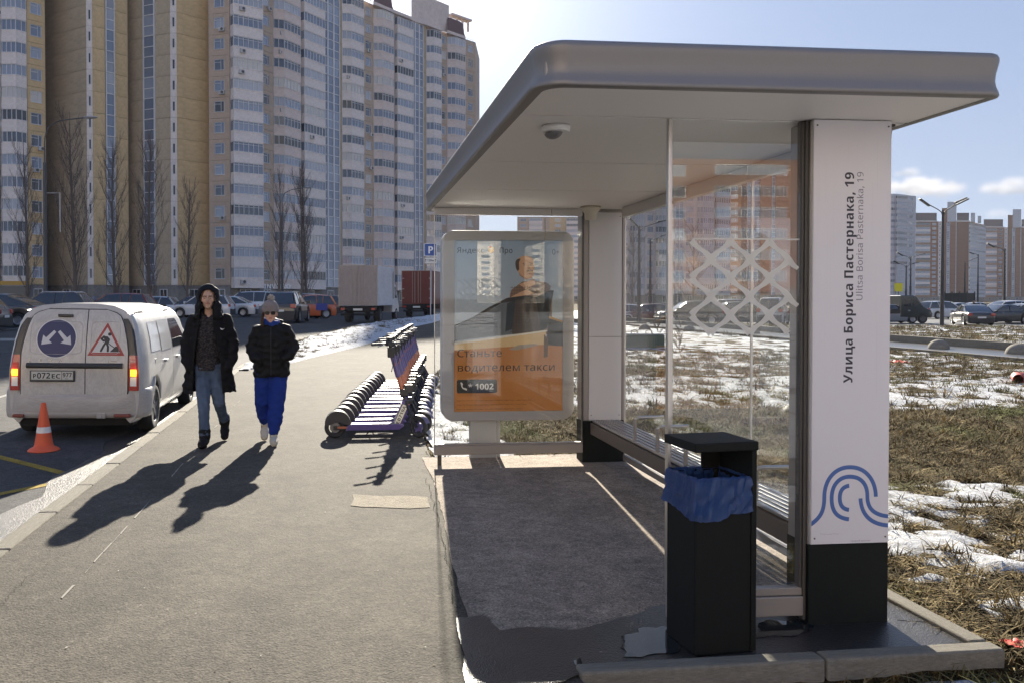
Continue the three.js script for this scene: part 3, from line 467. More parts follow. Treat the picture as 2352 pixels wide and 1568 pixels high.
  for (let i = 0; i < 6; i++) part('slat', rspan(.125 + i * .05, .158 + i * .05, .425, .448, -4.37, -.24, .006, 1), slatMat, b);
  part('front_beam', rspan(.11, .15, .3, .418, -4.38, -.235, .006), std([.11, .085, .065], .6), b);
  for (const z of [-.5, -2.2, -3.9]) part('bracket', rspan(.15, .405, .36, .42, z - .02, z + .02, .004), darkFrame, b);
  for (const z of [-3.1, -2.55, -1.97, -.87]) { const a = part('armrest', tube([[.14, .45, z], [.14, .62, z], [.155, .645, z], [.2, .65, z], [.36, .65, z], [.4, .655, z]], .013, 8, 24), steelMat, b); part('upright', rspan(.128, .152, .447, .635, z - .016, z + .016, .004), frameMat, a); }
}
// advertising lightbox behind the far glass
{
  const a = thing('advertising_lightbox', 'grey lightbox with rounded corners showing an orange taxi poster', 'lightbox', [SH.x, 0, SH.z], SH.turn);
  const x0 = -1.385, x1 = .03, y0 = .40, y1 = 2.4, z = -4.72;
  part('housing', slab(roundRect(x0, y0, x1, y1, .13), z - .2, z, .012), std([.36, .35, .35], .4, { metalness: .3 }), a);
  const fr = roundRect(x0 + .012, y0 + .012, x1 - .012, y1 - .012, .12); fr.holes.push(new THREE.Path([[x0 + .125, y0 + .1], [x0 + .125, y1 - .1], [x1 - .125, y1 - .1], [x1 - .125, y0 + .1]].map(([x, y]) => new THREE.Vector2(x, y))));
  part('front_frame', new THREE.ExtrudeGeometry(fr, { depth: .012, bevelEnabled: true, bevelSize: .002, bevelThickness: .002, bevelSegments: 1 }).translate(0, 0, z + .002), std([.33, .32, .32], .45), a);
  const tex = canvasTex(880, 1322, (g, w, h) => {
    const q = (x, y) => [(x - 215) / 650 * w, (y - 215) / 990 * h];      // pixels of an enlargement of the photograph
    const sky = g.createLinearGradient(0, 0, 0, h * .5); sky.addColorStop(0, '#9db0c8'); sky.addColorStop(1, '#c0c8d2'); g.fillStyle = sky; g.fillRect(0, 0, w, h);
    const path = (pts, fill) => { g.fillStyle = fill; g.beginPath(); pts.forEach((p, i) => { const c = q(p[0], p[1]); if (i && p.length > 2) { const a1 = q(p[2], p[3]); g.quadraticCurveTo(a1[0], a1[1], c[0], c[1]); } else i ? g.lineTo(...c) : g.moveTo(...c); }); g.closePath(); g.fill(); };
    path([[200, 830], [880, 760], [880, 1240], [200, 1240]], '#cf8a48');
    // man behind the open car door: generic figure in a brown checked shirt
    path([[545, 560], [560, 500, 545, 520], [620, 455], [690, 450], [780, 470, 760, 455], [800, 560], [795, 760], [560, 760]], '#8a6a55');
    path([[600, 470], [690, 440], [700, 470], [640, 500]], '#dba985');
    path([[585, 385], [583, 340, 575, 360], [640, 305, 600, 305], [690, 345, 685, 310], [692, 385], [688, 410], [660, 440, 680, 440], [630, 430], [600, 405]], '#dba985');
    path([[583, 380], [582, 335, 575, 350], [610, 322, 590, 320], [600, 345], [602, 385], [592, 395]], '#4c3a2c');
    path([[646, 391], [666, 386, 655, 386], [684, 390], [684, 397], [666, 393, 666, 392], [648, 398]], '#6b4c38'); path([[652, 405], [676, 404], [672, 409], [656, 409]], '#a56a55'); path([[622, 349], [640, 346], [641, 350], [622, 353]], '#5a4232'); path([[662, 346], [682, 348], [682, 352], [662, 350]], '#5a4232'); path([[627, 358], [638, 357], [638, 361], [627, 361]], '#4a3a30'); path([[664, 357], [676, 358], [676, 361], [664, 361]], '#4a3a30'); path([[652, 358], [657, 357], [668, 382], [652, 385]], '#c08b68'); path([[600, 400], [640, 432, 615, 425], [660, 438], [640, 445], [604, 420]], '#b98463');
    g.strokeStyle = 'rgba(40,28,22,.5)'; g.lineWidth = 3; for (let i = 0; i < 16; i++) { g.beginPath(); g.moveTo(...q(560 + i * 15, 480)); g.lineTo(...q(552 + i * 16, 755)); g.stroke(); g.beginPath(); g.moveTo(...q(548, 490 + i * 17)); g.lineTo(...q(795, 484 + i * 17)); g.stroke(); }
    path([[545, 548], [600, 520], [690, 482], [745, 470], [780, 485], [775, 515], [700, 520], [620, 545]], '#dba985'); path([[650, 505], [700, 475], [760, 458], [790, 480], [786, 512], [700, 524]], '#7d6450');
    path([[200, 716], [330, 660], [420, 605], [530, 550], [640, 535], [690, 545], [500, 580], [330, 672], [225, 712], [225, 800], [200, 805]], '#1e1e22');
    path([[222, 716], [330, 672], [430, 618], [540, 562], [640, 548], [700, 545], [735, 740], [222, 795]], 'rgba(30,30,34,.5)');
    path([[530, 580], [580, 565], [560, 730], [520, 745]], '#24303a'); path([[700, 545], [790, 505], [808, 505], [770, 720], [735, 745]], '#22262c');
    path([[200, 812], [760, 735], [765, 800], [740, 860], [200, 880]], '#f0cf9a'); path([[200, 806], [770, 736], [770, 744], [200, 820]], '#f7efe2');
    path([[780, 660], [870, 690], [870, 830], [760, 830], [770, 740]], '#2a2624'); path([[780, 655], [870, 685], [870, 695], [780, 668]], '#c8912f');
    path([[200, 850], [740, 820], [880, 830], [880, 1240], [200, 1240]], '#cf8a48');
    path([[540, 845], [600, 820], [690, 814], [720, 820], [660, 836], [580, 852]], '#b3a595'); path([[750, 760], [775, 790], [772, 890], [748, 895]], '#6b4a25');
    g.strokeStyle = 'rgba(255,220,170,.25)'; g.lineWidth = 2; for (let i = 0; i < 9; i++) { g.beginPath(); g.moveTo(...q(600 + i * 12, 1040 + i * 3)); g.lineTo(...q(720 + i * 12, 1100 + i * 3)); g.stroke(); }
    g.fillStyle = '#17131a'; const tx = (t, x, y, size, wd, fill) => { g.save(); g.translate(...q(x, y)); g.font = size; if (fill) g.fillStyle = fill; if (wd) g.scale(wd / 650 * w / g.measureText(t).width, 1); g.fillText(t, 0, 0); g.restore(); };
    tx('Яндекс', 235, 290, '56px sans-serif', 160); tx('Про', 482, 290, '56px sans-serif', 82); tx('0+', 795, 298, '58px sans-serif', 48, '#3c4650');
    g.fillStyle = '#e7b23a'; g.beginPath(); g.arc(...q(436, 272), 24, 0, 7); g.fill(); g.fillStyle = '#f3e7d0'; g.fillRect(...q(424, 262), 32, 10); g.fillStyle = '#c0392b'; g.fillRect(...q(422, 250), 20, 12);
    tx('Станьте', 234, 888, '80px sans-serif', 268, '#120d14'); tx('водителем такси', 234, 970, '80px sans-serif', 586, '#120d14');
    g.fillStyle = '#2b2826'; g.beginPath(); g.roundRect(...q(234, 1018), 238 / 650 * w, 78 / 990 * h, 16); g.fill();
    tx('* 1002', 300, 1075, 'bold 62px sans-serif', 152, '#efe9e2');
    g.strokeStyle = '#efe9e2'; g.lineWidth = 9; g.lineCap = 'round'; g.beginPath(); g.moveTo(...q(262, 1040)); g.quadraticCurveTo(...q(262, 1070), ...q(288, 1074)); g.stroke(); g.lineWidth = 14; g.beginPath(); g.moveTo(...q(261, 1038)); g.lineTo(...q(266, 1046)); g.moveTo(...q(282, 1070)); g.lineTo(...q(290, 1075)); g.stroke();
    g.fillStyle = '#5e3413'; g.font = '13px sans-serif'; for (let i = 0; i < 3; i++) g.fillText('Яндекс Про. Реклама. ООО «Яндекс.Такси», ИНН 7704340310. Яндекс.Такси — сервис заказа такси.'.slice(0, 92 - i * 6), ...q(234, 1142 + i * 25));
  });
  part('poster', new THREE.PlaneGeometry(1.175, 1.802).translate((x0 + x1) / 2, (y0 + y1) / 2, z + .0035), std([1, 1, 1], .6, { map: tex }), a, 'orange and blue taxi recruiting poster');
  part('cover_glass', span(x0 + .12, x1 - .12, y0 + .095, y1 - .095, z + .006, z + .01), glassMat, a);
  part('stand', [rspan(-1.08, -.8, .0, .41, z - .16, z - .04, .006), rspan(-.79, -.755, .0, .41, z - .14, z - .06, .004)], std([.42, .42, .42], .45, { metalness: .3 }), a);
}
// litter bin
{
  const b = thing('litter_bin', 'black litter bin with a canopy and a blue bag over its rim', 'litter bin', [1.69, .016, -3.775], .1);
  const m = phys([.0095, .0105, .010], .6, { specularIntensity: .35, map: tiled(dirtTex, .5), bumpMap: tiled(bumpFine, .15), bumpScale: .0006 });
  const w = .285, d = .28, h = .82;
  part('body', [rspan(0, w, 0, h, -.012, 0, .004), rspan(0, w, 0, h, -d, -d + .012, .004), rspan(0, .012, .0, h, -d + .013, -.013, .004), rspan(w - .012, w, 0, h, -d + .013, -.013, .004), span(.013, w - .013, .02, .03, -d + .013, -.013)], m, b);
  const c = part('back_panel', [rspan(w + .002, w + .03, 0, .955, -d - .004, .004, .004), rspan(w - .1, w + .002, h + .002, .955, -d - .004, -d + .012, .004)], m, b);
  part('canopy', rspan(-.012, w + .034, .957, 1.0, -d - .012, .012, .006), m, b);
  const per = []; const N = 22; const cor = [[0, 0], [w, 0], [w, -d], [0, -d]];
  for (let e = 0; e < 4; e++) for (let i = 0; i < N; i++) { const t = i / N, a = cor[e], q = cor[(e + 1) % 4]; per.push([mix(a[0], q[0], t), mix(a[1], q[1], t)]); } per.push(per[0]);
  const rows = [], L = [-.16, -.11, -.06, -.02, .006, .014, .006, -.02, -.05, -.075, -.1, -.125, -.145];
  L.forEach((dy, k) => rows.push(per.map(([x, z], i) => { const ii = i % (4 * N), A = ii / (4 * N) * 2 * Math.PI, out = k < 4 ? -.018 : k < 6 ? -.004 : .007 + .004 * (k - 6) * .4, nx = (x - w / 2) / (w / 2), nz = (z + d / 2) / (d / 2), l = Math.max(Math.abs(nx), Math.abs(nz)), f = 1 + (out + .011 * n3a(Math.cos(A) * 4, k * .5, Math.sin(A) * 4)) / (w / 2);
    const cf = Math.hypot((x - .02) / w, (z + .02) / d), low = k > 6 ? (.055 * clamp(cf) - .05 + .012 * n3a(Math.cos(A) * 1.3, 5, Math.sin(A) * 1.3)) * (k - 6) / 6 : 0;
    let X = w / 2 + (x - w / 2) * f, Z = -d / 2 + (z + d / 2) * f; if (X > w + .0 && k > 5) X = Math.min(X, w + .0015); return [X, h + dy + low + .004 * n3a(Math.cos(A) * 7, k, Math.sin(A) * 7), Z]; })));
  const fil = phys([.06, .17, .55], .28, { transmission: .5, thickness: 0, side: THREE.DoubleSide, bumpMap: tiled(soilBump, .22), bumpScale: .012 });
  part('bag', toCreasedNormals(loft(rows, { uv: (i, j, p) => [p[0] + p[2], p[1]] }), .5), fil, b, 'translucent blue plastic bag folded over the rim');
}
// ------------------------------------------------------------------ apartment blocks
const wallMats = {
  ochre: std([.70, .53, .30], .9, { map: tiled(dirtTex, 4.3) }), ochreDull: std([.54, .45, .325], .9, { map: tiled(dirtTex, 3.7) }), tan: std([.58, .46, .36], .9, { map: tiled(dirtTex, 4.1) }),
  white: std([.86, .80, .765], .85, { map: tiled(dirtTex, 3.1) }), pink: std([.79, .68, .63], .85, { map: tiled(dirtTex, 3.9) }), grey: std([.33, .32, .32], .9, { map: tiled(concreteTex, 2.2) }),
  brick: std([.42, .20, .115], .9, { map: tiled(concreteTex, 3) }), brickDark: std([.32, .15, .09], .9, { map: tiled(concreteTex, 3.3) }), orange: std([.5, .25, .115], .9, { map: tiled(concreteTex, 2.6) }), brickPale: std([.46, .31, .22], .9, { map: tiled(concreteTex, 2.8) }), pale: std([.62, .63, .67], .85, { map: tiled(dirtTex, 3.3) }),
};
const seamMat = std([.09, .085, .08], 1), roofMat = std([.075, .06, .06], .8), winFrame = std([.66, .65, .65], .5), railMat = std([.3, .29, .3], .5);
const paneMats = [[.06, .075, .10], [.15, .185, .25], [.25, .29, .36], [.40, .42, .46], [.52, .49, .44], [.016, .017, .02]].map((c, i) => phys(c, i > 2 ? .35 : .08, { clearcoat: 1, clearcoatRoughness: .04 }));
const FL = 2.8;
const ring = (w, h, t, d, mull = [], trans = []) => [rectBar(-w / 2, -w / 2 + t, 0, h, d), rectBar(w / 2 - t, w / 2, 0, h, d), rectBar(-w / 2 + t, w / 2 - t, 0, t, d), rectBar(-w / 2 + t, w / 2 - t, h - t, h, d), ...mull.map((x) => rectBar(x - t * .4, x + t * .4, t, h - t, d)), ...trans.map(([a, b, y]) => rectBar(a, b, y - t * .4, y + t * .4, d))];
function rectBar(x0, x1, y0, y1, d) { return span(x0, x1, y0, y1, 0, d); }
// one segment of a facade, repeated on every floor
function facade(b, A, B, type, mat, o) {
  const dx = B.x - A.x, dz = B.z - A.z, w = Math.hypot(dx, dz), th = Math.atan2(-dz, dx), r = o.r, T = o.thick ?? .2;
  const put = (name, geo, m, x, y, z, parent = b) => { const q = part(name, geo, m, parent); q.position.set(A.x + Math.cos(th) * x + Math.sin(th) * z, y, A.z - Math.sin(th) * x + Math.cos(th) * z); q.rotation.y = th; return q; };
  const child = (name, geo, m, parent) => part(name, geo, m, parent);
  const pane = () => { const q = r(); return paneMats[q < .2 ? 0 : q < .46 ? 1 : q < .74 ? 2 : q < .87 ? 3 : q < .94 ? 4 : 5]; };
  const M = wallMats[mat];
  const g = {};
  const seam = o.seam ?? .035;
  if (type === 'blank' || type === 'strip') g.panel = span(.02, w - .02, seam, FL, -T, 0);
  if (type === 'win' || type === 'slit') {
    const ww = type === 'slit' ? Math.min(.62, w * .5) : Math.min(o.ww ?? 1.5, w * .62), wh = type === 'slit' ? 1.35 : 1.5, y0 = .85, cx = type === 'slit' ? w * .5 : w * (o.at ?? .5);
    g.cx = cx; g.y0 = y0;
    g.panel = slab([[.02, seam], [w - .02, seam], [w - .02, FL], [.02, FL]], -T, 0, 0, [[[cx - ww / 2, y0], [cx - ww / 2, y0 + wh], [cx + ww / 2, y0 + wh], [cx + ww / 2, y0]]]);
    g.frame = merge(ring(ww - .02, wh - .02, .07, .07, type === 'slit' ? [] : [ww * .16], type === 'slit' ? [] : [[-ww / 2 + .07, ww * .16, wh * .72]]));
    g.sill = span(-ww / 2 - .05, ww / 2 + .05, -.04, .0, -.05, .09);
    g.pane = span(-ww / 2 + .03, ww / 2 - .03, .03, wh - .05, -.02, .0);
  }
  if (type === 'bay' || type === 'loggia') {
    const p = o.p ?? (type === 'bay' ? 1.1 : .9), c = type === 'bay' ? Math.min(w * .24, 1.2) : .01, poly = (k) => [[.02 + k, 0], [c + k * .6, p - k], [w - c - k * .6, p - k], [w - .02 - k, 0]];
    g.apron = merge([prism(poly(0), -.32, .98), prism(poly(-.05), .98, 1.05), prism(poly(-.03), -.38, -.32)]);
    g.pane = prism(poly(.09), 1.05, FL - .4);
    const pts = poly(.02), bars = [], n = Math.max(3, Math.round((w - 2 * c) / .75));
    const post = (x, z, ww = .07) => bars.push(span(x - ww / 2, x + ww / 2, 1.05, FL - .38, z - .09, z));
    for (let i = 0; i <= n; i++) post(mix(pts[1][0], pts[2][0], i / n) + (i === 0 ? .035 : i === n ? -.035 : 0), pts[1][1]);
    post(.07, .09); post(w - .07, .09); if (type === 'bay') { post(mix(.02, c, .5), p * .5); post(w - mix(.02, c, .5), p * .5); }
    bars.push(prism(poly(.02), 1.05, 1.11), prism(poly(.02), FL - .46, FL - .38)); if (r() < .5) bars.push(span(pts[1][0], pts[2][0], 2.08, 2.13, p - .1, p - .03));
    g.frame = merge(bars);
  }
  if (type === 'stair') {
    const n = o.cols ?? 2, cw = w / n; g.pane = span(.05, w - .05, .06, FL - .02, -.1, .1);
    g.frame = merge([...Array.from({ length: n + 1 }, (_, i) => span(Math.max(.0, i * cw - .14), Math.min(w, i * cw + .14), 0, FL, -.12, .22)), span(0, w, 0, .1, -.1, .18), ...Array.from({ length: n }, (_, i) => span(i * cw + .14, (i + 1) * cw - .14, 1.35, 1.43, -.1, .15))]);
  }
  const top = o.floors;
  for (let f = 0; f < top; f++) {
    const y = o.base + o.gf + f * FL;
    if (g.panel) put('wall_panel', g.panel, M, 0, y, 0);
    if (type === 'win' || type === 'slit') { const q = put('window', g.frame, type === 'slit' ? winFrame : winFrame, g.cx, y + g.y0 + .01, -.12); child('pane', g.pane, type === 'slit' ? paneMats[5] : pane(), q); child('sill', g.sill, winFrame, q).position.z = .12; }
    if (type === 'bay' || type === 'loggia') { put('balcony_front', g.apron, o.alt && f % 2 ? wallMats[o.alt] : M, 0, y, 0); const q = put('window', g.frame, winFrame, 0, y, 0); child('pane', g.pane, pane(), q); }
    if (type === 'stair') { const q = put('stair_window', g.frame, winFrame, 0, y, 0); child('pane', g.pane, paneMats[f % 3 === 0 ? 2 : 1], q); }
    if ((type === 'win' || type === 'bay' || type === 'loggia') && o.ac && r() < o.ac) {
      const x = type === 'win' ? g.cx + (r() < .5 ? -.2 : .5) : w * (.12 + .2 * r()), z = type === 'win' ? .22 : type === 'bay' ? .7 : (o.p ?? .9) + .2;
      const a = put('air_conditioner', acGeo, acMat, x, y + (type === 'win' ? .35 : .2), z); child('fan_grille', acFan, seamMat, a);
    }
  }
  // ground storey
  const G = put('ground_storey', span(0, w, 0, o.gf - .02, -T, .02), wallMats[o.gmat ?? 'grey'], 0, o.base, 0);
  if (o.shop !== false && w > 2.2 && o.gf > 2) { const fw = Math.min(1.6, w * .5), q = put('window', ring(fw, 1.7, .08, .08, [0]), winFrame, w * .5, o.base + .9, .02); child('pane', span(-fw / 2 + .03, fw / 2 - .03, .03, 1.66, .01, .03), paneMats[5], q); }
  return { put, w, th };
}
const acGeo = rspan(-.4, .4, 0, .55, -.15, .15, .03, 1), acMat = std([.5, .49, .48], .6), acFan = cyl(.2, .2, .02, .1, .28, .155, 14, { rx: Math.PI / 2 });
// segs: [column0, depth0, column1, depth1, type, material, options]
function block(name, label, segs, o, back) {
  const b = thing(name, label, 'apartment block', [0, 0, 0], 0, undefined), opt = { gf: 3.1, floors: 17, base: 0, ...o, r: rng(o.seed) };
  const P = (u, d) => Array.isArray(u) ? V(u[0], 0, u[1]) : atD(u, d);
  const chain = [];
  for (const [u0, d0, u1, d1, type, mat, so] of segs) { const A = P(u0, d0), B = P(u1, d1); chain.push(A, B); facade(b, A, B, type, mat, { ...opt, ...so }); }
  const H = opt.base + opt.gf + opt.floors * FL;
  // solid core behind the skin, flat roof and parapet
  const inset = chain.map((p) => { const d = p.clone().normalize().multiplyScalar(opt.core ?? .35); return [p.x + d.x, p.z + d.z]; });
  const rear = back ? back.map(([u, d]) => { const p = P(u, d); return [p.x, p.z]; }) : [[chain.at(-1), 1], [chain[0], 1]].map(([p]) => { const d = p.clone().normalize().multiplyScalar(opt.deep ?? 14); return [p.x + d.x, p.z + d.z]; });
  const clean = [...inset, ...rear].filter((p, i, a) => !i || Math.hypot(p[0] - a[i - 1][0], p[1] - a[i - 1][1]) > .05);
  const core = part('wall', prism(clean, opt.base - .5, H + .35), wallMats[opt.coreMat ?? 'ochreDull'], b);
  part('roof', prism(clean, H + .35, H + .45), roofMat, core);
  return { b, H, opt, P };
}
// L-shaped block on the left: broad yellow face, then a long wing running back
{
  const o = { seed: 4, base: .3, ac: .16, coreMat: 'tan' };
  const A = block('apartment_block', 'tall yellow panel block with blank walls and narrow stair windows behind the poplars', [
    [-120, 107, 2, 108, 'loggia', 'white', { ac: .1 }], [2, 108, 65, 108, 'bay', 'white'], [65, 108.2, 107, 110, 'win', 'ochre', { at: .5 }], [107, 116, 201, 111, 'blank', 'ochreDull'], [201, 111, 215, 111, 'slit', 'white'],
    [215, 111, 244, 112.2, 'blank', 'ochre'], [244, 112.4, 265, 113.3, 'stair', 'white', { cols: 1 }], [265, 113.3, 296, 115, 'blank', 'ochre'], [296, 117.5, 333, 116, 'blank', 'ochreDull'], [333, 115.8, 359, 115, 'stair', 'white', { cols: 1 }],
    [359, 115, 393, 114, 'blank', 'ochreDull'], [393, 114, 408, 114, 'slit', 'white'], [408, 114, 481, 117.5, 'blank', 'ochre'], [481, 115, 529, 114.2, 'win', 'tan', { ww: 1.5 }],
  ], o);
  // shop awning lights at the foot of the far left bay
  { const p = atD(18, 106, 0), q = part('awning', span(-2.6, 2.6, 3.0, 3.5, 0, .5), std([.5, .3, .06], .7), A.b); q.position.set(p.x, .3, p.z); const d = part('shop_window', span(-2.4, 2.4, .6, 2.9, 0, .2), paneMats[5], A.b); d.position.set(p.x, .3, p.z); }
  const ex = (u) => mix(121, 166, (u - 597) / (1092 - 597));
  const B = block('apartment_block', 'long white and tan panel block with glazed bays running back towards the sun', [
    [529, 114.5, 597, 117, 'loggia', 'white', { p: 1.3, ac: .3 }], [597, ex(597), 629, ex(629), 'win', 'tan', { ac: .3 }], [629, ex(629), 690, ex(690), 'bay', 'pink', { ac: .22 }], [690, ex(690), 738, ex(738), 'loggia', 'white', { ac: .1 }],
    [738, ex(738), 779, ex(779), 'stair', 'white', { cols: 3 }], [779, ex(779), 786, ex(786), 'strip', 'ochreDull'], [786, ex(786), 836, ex(836), 'bay', 'white'], [836, ex(836), 858, ex(858), 'win', 'tan', { ac: .25 }], [858, ex(858), 905, ex(905), 'bay', 'pink', { ac: .22 }],
    [905, ex(905), 942, ex(942), 'loggia', 'white'], [942, ex(942), 971, ex(971), 'stair', 'white', { cols: 3 }], [971, ex(971), 979, ex(979), 'strip', 'ochreDull'], [979, ex(979), 1012, ex(1012), 'bay', 'white'], [1012, ex(1012), 1027, ex(1027), 'win', 'tan'],
    [1027, ex(1027), 1069, ex(1069), 'bay', 'pink'], [1069, ex(1069), 1092, ex(1092), 'win', 'tan'],
  ], { ...o, seed: 9, core: .4 }, [[1101, 178], [560, 140], [500, 128]]);
  // roof: eaves, dark mansards, lift housings, railing
  const H = B.H;
  const along = (u, y, out = 0) => { const p = atD(u, ex(u) - out); return [p.x, y, p.z]; };
  for (const [u0, u1, mans] of [[640, 690, 1], [690, 742, 0], [786, 836, 0], [858, 905, 1], [905, 945, 0], [979, 1012, 0], [1027, 1069, 1]]) {
    const a = along(u0, 0, -1), b = along(u1, 0, -1), c = along(u1, 0, 1.3), d = along(u0, 0, 1.3);
    part('eaves', prism([[d[0], d[2]], [c[0], c[2]], [b[0], b[2]], [a[0], a[2]]], H, H + .5), wallMats.pink, B.b);
    if (mans) { const mid = (p, q, t) => [mix(p[0], q[0], t), mix(p[2], q[2], t)]; const e = [mid(d, c, .02), mid(d, c, .98), mid(a, b, .98), mid(a, b, .02)], g2 = [mid(d, c, .16), mid(d, c, .84), mid(a, b, .86), mid(a, b, .14)].map(([x, z], i) => [x + (i < 2 ? -.4 : 0), z - (i < 2 ? .9 : 0)]);
      part('mansard', loft([[...e, e[0]].map(([x, z]) => [x, H + .5, z]), [...g2, g2[0]].map(([x, z]) => [x, H + 3.4, z]), [...g2, g2[0]].map(() => [(g2[0][0] + g2[2][0]) / 2, H + 3.5, (g2[0][1] + g2[2][1]) / 2])]).toNonIndexed(), std([.14, .075, .07], .8, { side: THREE.DoubleSide }), B.b).geometry.computeVertexNormals(); }
  }
  for (const [u0, u1, h] of [[742, 785, 5.6], [945, 976, 5.6]]) { const a = along(u0, 0, -.5), b = along(u1, 0, -.5), d = [(b[2] - a[2]) * .9, -(b[0] - a[0]) * .9]; part('lift_housing', prism([[a[0], a[2]], [b[0], b[2]], [b[0] + 5, b[2] - 4], [a[0] + 5, a[2] - 4]], H + .4, H + h), wallMats.pink, B.b); }
  { const bars = []; const a = along(1030, 0, -3.5), b = along(1088, 0, -3.5); for (let i = 0; i <= 16; i++) { const x = mix(a[0], b[0], i / 16), z = mix(a[2], b[2], i / 16); bars.push(bar([x, H + .4, z], [x, H + 1.7, z], .03, .03, 4)); } for (const y of [1.1, 1.7]) bars.push(bar([a[0], H + y, a[2]], [b[0], H + y, b[2]], .03, .03, 4)); part('roof_railing', bars, railMat, B.b);
    part('roof_pavilion', [0, 1, 2, 3].map((i) => bar([mix(a[0], b[0], .1 + i * .22), H + 3, mix(a[2], b[2], .1 + i * .22)], [mix(a[0], b[0], .1 + i * .22), H + 5, mix(a[2], b[2], .1 + i * .22)], .25, .25, 6)).concat(beam([mix(a[0], b[0], .05), H + 5.1, mix(a[2], b[2], .05)], [mix(a[0], b[0], .82), H + 5.1, mix(a[2], b[2], .82)], 1.5, .35)), wallMats.pink, B.b); }
  // clinic sign
  { const p = atD(606, 113.2), n = part('shop_sign', text3('INVITRO', .62, .06), std([.8, .8, .82], .5), B.b, 'white shop lettering'); n.position.set(p.x, 2.95, p.z); n.rotation.y = .06; }
}
// block at the end of the street, seen over the lightbox
block('apartment_block', 'distant beige block seen between the shelter roof and the lightbox', [
  [1188, 430, 1215, 430, 'win', 'tan', { ww: 3 }], [1215, 430, 1245, 430, 'loggia', 'white'], [1245, 430, 1262, 430, 'strip', 'tan'], [1262, 430, 1300, 430, 'win', 'ochre', { ww: 3 }], [1300, 430, 1345, 430, 'loggia', 'white'], [1345, 430, 1420, 430, 'win', 'tan', { ww: 3 }],
], { seed: 21, base: 0, floors: 14, ac: 0, seam: .1 });
// blocks behind the parking lot, seen through the shelter
block('apartment_block', 'pale grey panel block behind the parked cars, seen through the shelter glass', [
  [1420, 205, 1446, 205, 'win', 'pink', { ww: 2.2 }], [1446, 206, 1482, 207, 'bay', 'pale'], [1482, 207, 1505, 208, 'win', 'pink', { ww: 2.2 }], [1505, 209, 1550, 211, 'bay', 'pale'], [1550, 211, 1568, 212, 'stair', 'pale', { cols: 2 }], [1568, 213, 1600, 215, 'win', 'pink', { ww: 2.4 }], [1600, 216, 1640, 219, 'bay', 'pale'], [1640, 220, 1672, 222, 'loggia', 'pale'],
], { seed: 23, base: -.3, floors: 17, ac: .06, coreMat: 'pink' });
block('apartment_block', 'orange brick block with a white corner seen through the lattice glass', [
  [1671, 305, 1702, 303, 'win', 'orange', { ww: 2.2 }], [1702, 306, 1716, 307, 'slit', 'brickDark'], [1716, 304, 1746, 304, 'stair', 'pale', { cols: 2 }], [1746, 303, 1772, 304, 'blank', 'brick'], [1772, 305, 1781, 305, 'stair', 'pale', { cols: 1 }], [1781, 304, 1826, 306, 'blank', 'brick'], [1826, 306, 1870, 316, 'loggia', 'pale'], [1870, 316, 1960, 330, 'loggia', 'pale'],
], { seed: 25, base: -.4, floors: 17, ac: 0, coreMat: 'brickDark' });
// far blocks on the right
function farRow(label, u, d, seed, s = 1, floors = 17) {
  const U = (x) => u + x * s, list = [[0, 33, 'loggia', 'brickPale', { alt: 'white', p: .3 }], [33, 52, 'win', 'brick', { ww: 2.4 }], [52, 60, 'slit', 'white'], [60, 71, 'blank', 'brickDark'], [71, 78, 'stair', 'pale', { cols: 1 }], [78, 92, 'blank', 'brick'], [92, 94, 'strip', 'pale'], [94, 122, 'blank', 'brickDark'], [122, 158, 'loggia', 'pale', { bend: 1 }]];
  const k = block('apartment_block', label, list.map(([a, b, t, m, so]) => [U(a), d + (so?.bend ? 0 : 0), U(b), d + (so?.bend ? 24 : 0), t, m, so ?? {}]), { seed, base: -.5, floors, ac: 0, seam: .12, coreMat: 'brickDark' });
  const H = k.H, seg = (a, b, h0, h1, m, n, out = 0) => { const A = atD(U(a), d - out), B = atD(U(b), d - out), C = atD(U(b), d + 9), D = atD(U(a), d + 9); part(n, prism([[A.x, A.z], [B.x, B.z], [C.x, C.z], [D.x, D.z]], H + h0, H + h1), m, k.b); };
  seg(-1, 50, .3, 1.0, wallMats.white, 'eaves', 1); seg(0, 48, 1, 6, std([.11, .09, .095], .8), 'mansard'); seg(72, 93, .3, 13, wallMats.pale, 'lift_tower'); seg(60, 72, .3, 9, wallMats.brickDark, 'lift_tower', .3); seg(93, 124, .3, 1.0, wallMats.white, 'eaves', 1); seg(94, 122, 1, 6, std([.11, .09, .095], .8), 'mansard'); seg(126, 136, .3, 6, wallMats.pale, 'dormer', .3); seg(142, 150, .3, 4, wallMats.pale, 'dormer', .3);
}
block('apartment_block', 'pale blue-white block whose edge shows right beside the name pillar', [[2010, 402, 2056, 400, 'bay', 'pale'], [2056, 400, 2080, 404, 'loggia', 'pale'], [2080, 405, 2103, 409, 'win', 'pale', { ww: 2.6 }]], { seed: 31, base: -.5, floors: 17, ac: 0, coreMat: 'pale' });
farRow('distant orange brick block with a pale lift tower behind the tall lamp post', 2103, 545, 33);
farRow('distant orange brick block at the right edge beyond the white wagon', 2259, 590, 35, .92);
